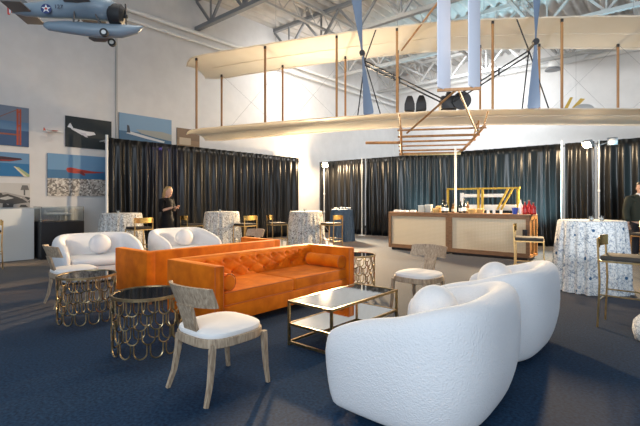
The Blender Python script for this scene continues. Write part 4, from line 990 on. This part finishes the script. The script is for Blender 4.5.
def hand_into(mb, wrist, d, up, curl, side):
    d = d.normalized(); sd = d.cross(up).normalized() * side; up2 = sd.cross(d).normalized() * side
    pc = wrist + d * 0.045
    mb.ell(wrist + d * 0.05, (0.046, 0.036, 0.018), n=12, m=8, rot=Matrix((d, sd, d.cross(sd))).transposed())
    palm = d.cross(sd)
    for k, (off, ln) in enumerate(((0.027, 0.070), (0.009, 0.080), (-0.009, 0.074), (-0.026, 0.058))):
        p0 = wrist + d * 0.07 + sd * off; d1 = (d + palm * (-curl * 0.4)).normalized(); d2 = (d + palm * (-curl)).normalized(); d3 = (d * 0.6 + palm * (-curl * 1.4)).normalized()
        a = p0 + d1 * ln * 0.45; b_ = a + d2 * ln * 0.32; c = b_ + d3 * ln * 0.25
        mb.tube([p0, a, b_, c], [0.0095, 0.009, 0.0082, 0.006], n=7)
    p0 = wrist + d * 0.025 + sd * 0.028; a = p0 + (d * 0.7 + sd * 0.7).normalized() * 0.035; b_ = a + (d + sd * 0.2 - palm * curl * 0.5).normalized() * 0.03
    mb.tube([p0, a, b_], [0.012, 0.0105, 0.008], n=7)

# woman, looking down at a phone
t = empty('person', V((-9.66, 5.50, 0)), R(18), 'woman with blonde hair in a black dress looking down at a phone before the drape', 'person')
hq = Matrix.Rotation(R(22), 3, 'Y'); hc = V((0.055, 0, 1.595))
mb = MB()
J = [((0, 0, 0.94), (0.115, 0.085)), ((0, 0, 1.10), (0.092, 0.07)), ((0, 0, 1.28), (0.108, 0.08)), ((0, 0, 1.41), (0.065, 0.055)), ((0.012, 0, 1.47), 0.05), ((0.035, 0, 1.54), 0.05),
     ((0, 0.145, 1.39), 0.044), ((0.02, 0.21, 1.14), 0.036), ((0.19, 0.10, 1.20), 0.032), ((0.245, 0.06, 1.22), 0.026),
     ((0, -0.145, 1.39), 0.044), ((0.02, -0.21, 1.14), 0.036), ((0.19, -0.10, 1.20), 0.032), ((0.245, -0.06, 1.22), 0.026),
     ((0.0, 0.085, 0.82), 0.085), ((0.01, 0.085, 0.48), 0.056), ((-0.015, 0.085, 0.10), 0.036), ((0.10, 0.09, 0.035), 0.032),
     ((0.0, -0.085, 0.82), 0.085), ((0.01, -0.085, 0.48), 0.056), ((-0.015, -0.085, 0.10), 0.036), ((0.10, -0.09, 0.035), 0.032)]
E = [(0, 1), (1, 2), (2, 3), (3, 4), (4, 5), (3, 6), (6, 7), (7, 8), (8, 9), (3, 10), (10, 11), (11, 12), (12, 13), (0, 14), (14, 15), (15, 16), (16, 17), (0, 18), (18, 19), (19, 20), (20, 21)]
skin_into(mb, J, E); head_into(mb, hc, hq)
for s in (-1, 1): hand_into(mb, V((0.245, s * 0.06, 1.22)), V((0.9, -s * 0.35, 0.12)), V((0, 0, 1)), 0.8, s)
mb.build('body', M['skin'], t, sharp=180); face_bits(t, hc, hq)
mb = MB()
Jd = [(p, (r[0] + 0.05, r[1] + 0.04) if isinstance(r, tuple) else r + 0.034) for p, r in J]
skin_into(mb, [Jd[i] for i in (0, 1, 2, 3, 6, 7, 10, 11)], [(0, 1), (1, 2), (2, 3), (3, 4), (4, 5), (3, 6), (6, 7)])
mb.lathe([(0.13, 1.0), (0.165, 0.92), (0.18, 0.75), (0.185, 0.55), (0.175, 0.50), (0.12, 0.53), (0.10, 0.98)], n=24, cap=False); mb.rings([[V((0.005 + rx_ * cos(2 * pi * j / 24), ry_ * sin(2 * pi * j / 24), z)) for j in range(24)] for z, rx_, ry_ in ((0.92, 0.150, 0.175), (1.02, 0.128, 0.150), (1.12, 0.118, 0.140), (1.24, 0.135, 0.160), (1.33, 0.128, 0.175), (1.40, 0.100, 0.165), (1.445, 0.066, 0.085), (1.46, 0.06, 0.065))], cap=False)
for s in (-1, 1): mb.tube([(0, s * 0.10, 1.385), (0, s * 0.16, 1.385), (0.01, s * 0.195, 1.27), (0.02, s * 0.212, 1.14), (0.06, s * 0.19, 1.15)], [0.066, 0.072, 0.064, 0.058, 0.05], n=12)
mb.build('dress', M['dress'], t, sharp=180)
mb = MB()
rg = []
for z, r1, ox in ((0.138, 0.02, -0.01), (0.125, 0.06, -0.012), (0.09, 0.092, -0.022), (0.03, 0.102, -0.034), (-0.03, 0.098, -0.045), (-0.09, 0.09, -0.05), (-0.15, 0.075, -0.055), (-0.19, 0.045, -0.06)):
    rg.append([hc + hq @ V((ox + r1 * cos(a) * (1 if cos(a) < 0 else 0.72 if z > 0.05 else 0.35), r1 * 0.88 * sin(a) * (1 + 0.05 * sin(9 * a)), z)) for a in (2 * pi * j / 32 for j in range(32))])
mb.rings(rg); mb.build('hair', M['hair'], t, sharp=180)
for s in (-1, 1):
    mb = MB(); mb.rings([[V((x + l * cos(a), s * 0.088 + w_ * sin(a), z)) for a in (2 * pi * j / 16 for j in range(16))] for x, l, w_, z in ((0.04, 0.135, 0.046, 0.0), (0.04, 0.138, 0.048, 0.02), (0.03, 0.11, 0.045, 0.06), (-0.02, 0.05, 0.042, 0.09))]); mb.build('shoe', M['black'], t, sharp=60)
pq = Matrix.Rotation(R(-38), 4, 'Y')
mb = MB(); mb.box((0, 0, 0), (0.145, 0.072, 0.009), bevel=0.004); ph = mb.build('phone', M['phone'])
tm = Matrix.Translation(t.location) @ Matrix.Rotation(R(18), 4, 'Z') @ Matrix.Translation((0.335, 0.0, 1.262)) @ pq
ph.matrix_world = tm; tag(ph, 'dark phone held by the blonde woman in both hands', 'phone')

# man at the right edge
MP = P(640, 9.6)
t = empty('person', MP, R(-62), 'dark haired man in a dark green sweater standing at the right edge', 'person')
hq = Matrix.Rotation(R(8), 3, 'Y') @ Matrix.Rotation(R(-12), 3, 'Z'); hc = V((0.035, 0, 1.66))
J = [((0, 0, 0.97), (0.14, 0.10)), ((0, 0, 1.15), (0.14, 0.10)), ((0, 0, 1.33), (0.155, 0.105)), ((0, 0, 1.46), (0.085, 0.065)), ((0.01, 0, 1.53), 0.062), ((0.03, 0, 1.60), 0.06),
     ((0, 0.195, 1.43), 0.055), ((-0.03, 0.27, 1.15), 0.045), ((0.06, 0.27, 0.92), 0.038), ((0.085, 0.265, 0.86), 0.03),
     ((0, -0.195, 1.43), 0.055), ((-0.03, -0.27, 1.15), 0.045), ((0.06, -0.27, 0.92), 0.038), ((0.085, -0.265, 0.86), 0.03),
     ((0.0, 0.10, 0.86), 0.10), ((0.01, 0.11, 0.50), 0.068), ((-0.01, 0.12, 0.09), 0.045), ((0.12, 0.14, 0.04), 0.04),
     ((0.0, -0.10, 0.86), 0.10), ((0.01, -0.11, 0.50), 0.068), ((-0.01, -0.12, 0.09), 0.045), ((0.12, -0.14, 0.04), 0.04)]
mb = MB(); skin_into(mb, J, E); head_into(mb, hc, hq, 1.06)
for s in (-1, 1): hand_into(mb, V((0.085, s * 0.265, 0.86)), V((0.25, -s * 0.05, -0.95)), V((1, 0, 0.2)), 0.5, -s)
mb.build('body', M['skin'], t, sharp=180); face_bits(t, hc, hq, 1.06)
Jd = [(p, (r[0] + 0.045, r[1] + 0.04) if isinstance(r, tuple) else r + 0.036) for p, r in J]
mb = MB(); skin_into(mb, [Jd[i] for i in (0, 1, 2, 3, 6, 7, 8, 10, 11, 12)], [(0, 1), (1, 2), (2, 3), (3, 4), (4, 5), (5, 6), (3, 7), (7, 8), (8, 9)]); mb.rings([[V((0.0 + rx_ * cos(2 * pi * j / 24), ry_ * sin(2 * pi * j / 24), z)) for j in range(24)] for z, rx_, ry_ in ((0.92, 0.150, 0.195), (1.05, 0.150, 0.190), (1.20, 0.152, 0.200), (1.34, 0.160, 0.215), (1.43, 0.130, 0.215), (1.50, 0.090, 0.130), (1.53, 0.08, 0.085))], cap=False)
for s in (-1, 1): mb.tube([(0, s * 0.13, 1.43), (0, s * 0.21, 1.425), (-0.015, s * 0.25, 1.28), (-0.03, s * 0.272, 1.14), (0.02, s * 0.272, 1.02), (0.062, s * 0.27, 0.905)], [0.085, 0.088, 0.076, 0.068, 0.06, 0.046], n=12)
mb.build('sweater', M['sweater'], t, sharp=180)
mb = MB(); skin_into(mb, [Jd[i] for i in (0, 14, 15, 16, 18, 19, 20)], [(0, 1), (1, 2), (2, 3), (0, 4), (4, 5), (5, 6)]); mb.build('trousers', M['trouser'], t, sharp=180)
mb = MB(); mb.lathe([(0.088, 1.49), (0.078, 1.555), (0.07, 1.555), (0.075, 1.49)], n=20, c=(0.012, 0, 0), cap=False)
mb.prism([(0.085, 0.0, 1.545), (0.075, 0.06, 1.545), (0.12, 0.05, 1.46)], (0.01, 0, 0)); mb.prism([(0.085, 0.0, 1.545), (0.075, -0.06, 1.545), (0.12, -0.05, 1.46)], (0.01, 0, 0)); mb.build('shirt_collar', M['shirt'], t)
mb = MB(); rg = []
for z, r1, ox in ((0.15, 0.02, -0.01), (0.138, 0.062, -0.01), (0.10, 0.09, -0.016), (0.05, 0.097, -0.026), (0.0, 0.092, -0.036), (-0.05, 0.075, -0.045), (-0.07, 0.05, -0.05)):
    rg.append([hc + hq @ V((ox + r1 * cos(a) * (1.05 if cos(a) < 0 else 1.1 if z > 0.06 else 0.3), r1 * 0.9 * sin(a), z)) for a in (2 * pi * j / 28 for j in range(28))])
mb.rings(rg); mb.build('hair', M['hair_dark'], t, sharp=180)
for s in (-1, 1):
    mb = MB(); mb.rings([[V((x + l * cos(a), s * 0.13 + w_ * sin(a), z)) for a in (2 * pi * j / 16 for j in range(16))] for x, l, w_, z in ((0.05, 0.15, 0.052, 0.0), (0.05, 0.153, 0.054, 0.025), (0.03, 0.12, 0.05, 0.075), (-0.01, 0.06, 0.05, 0.10))]); mb.build('shoe', M['black'], t, sharp=60)
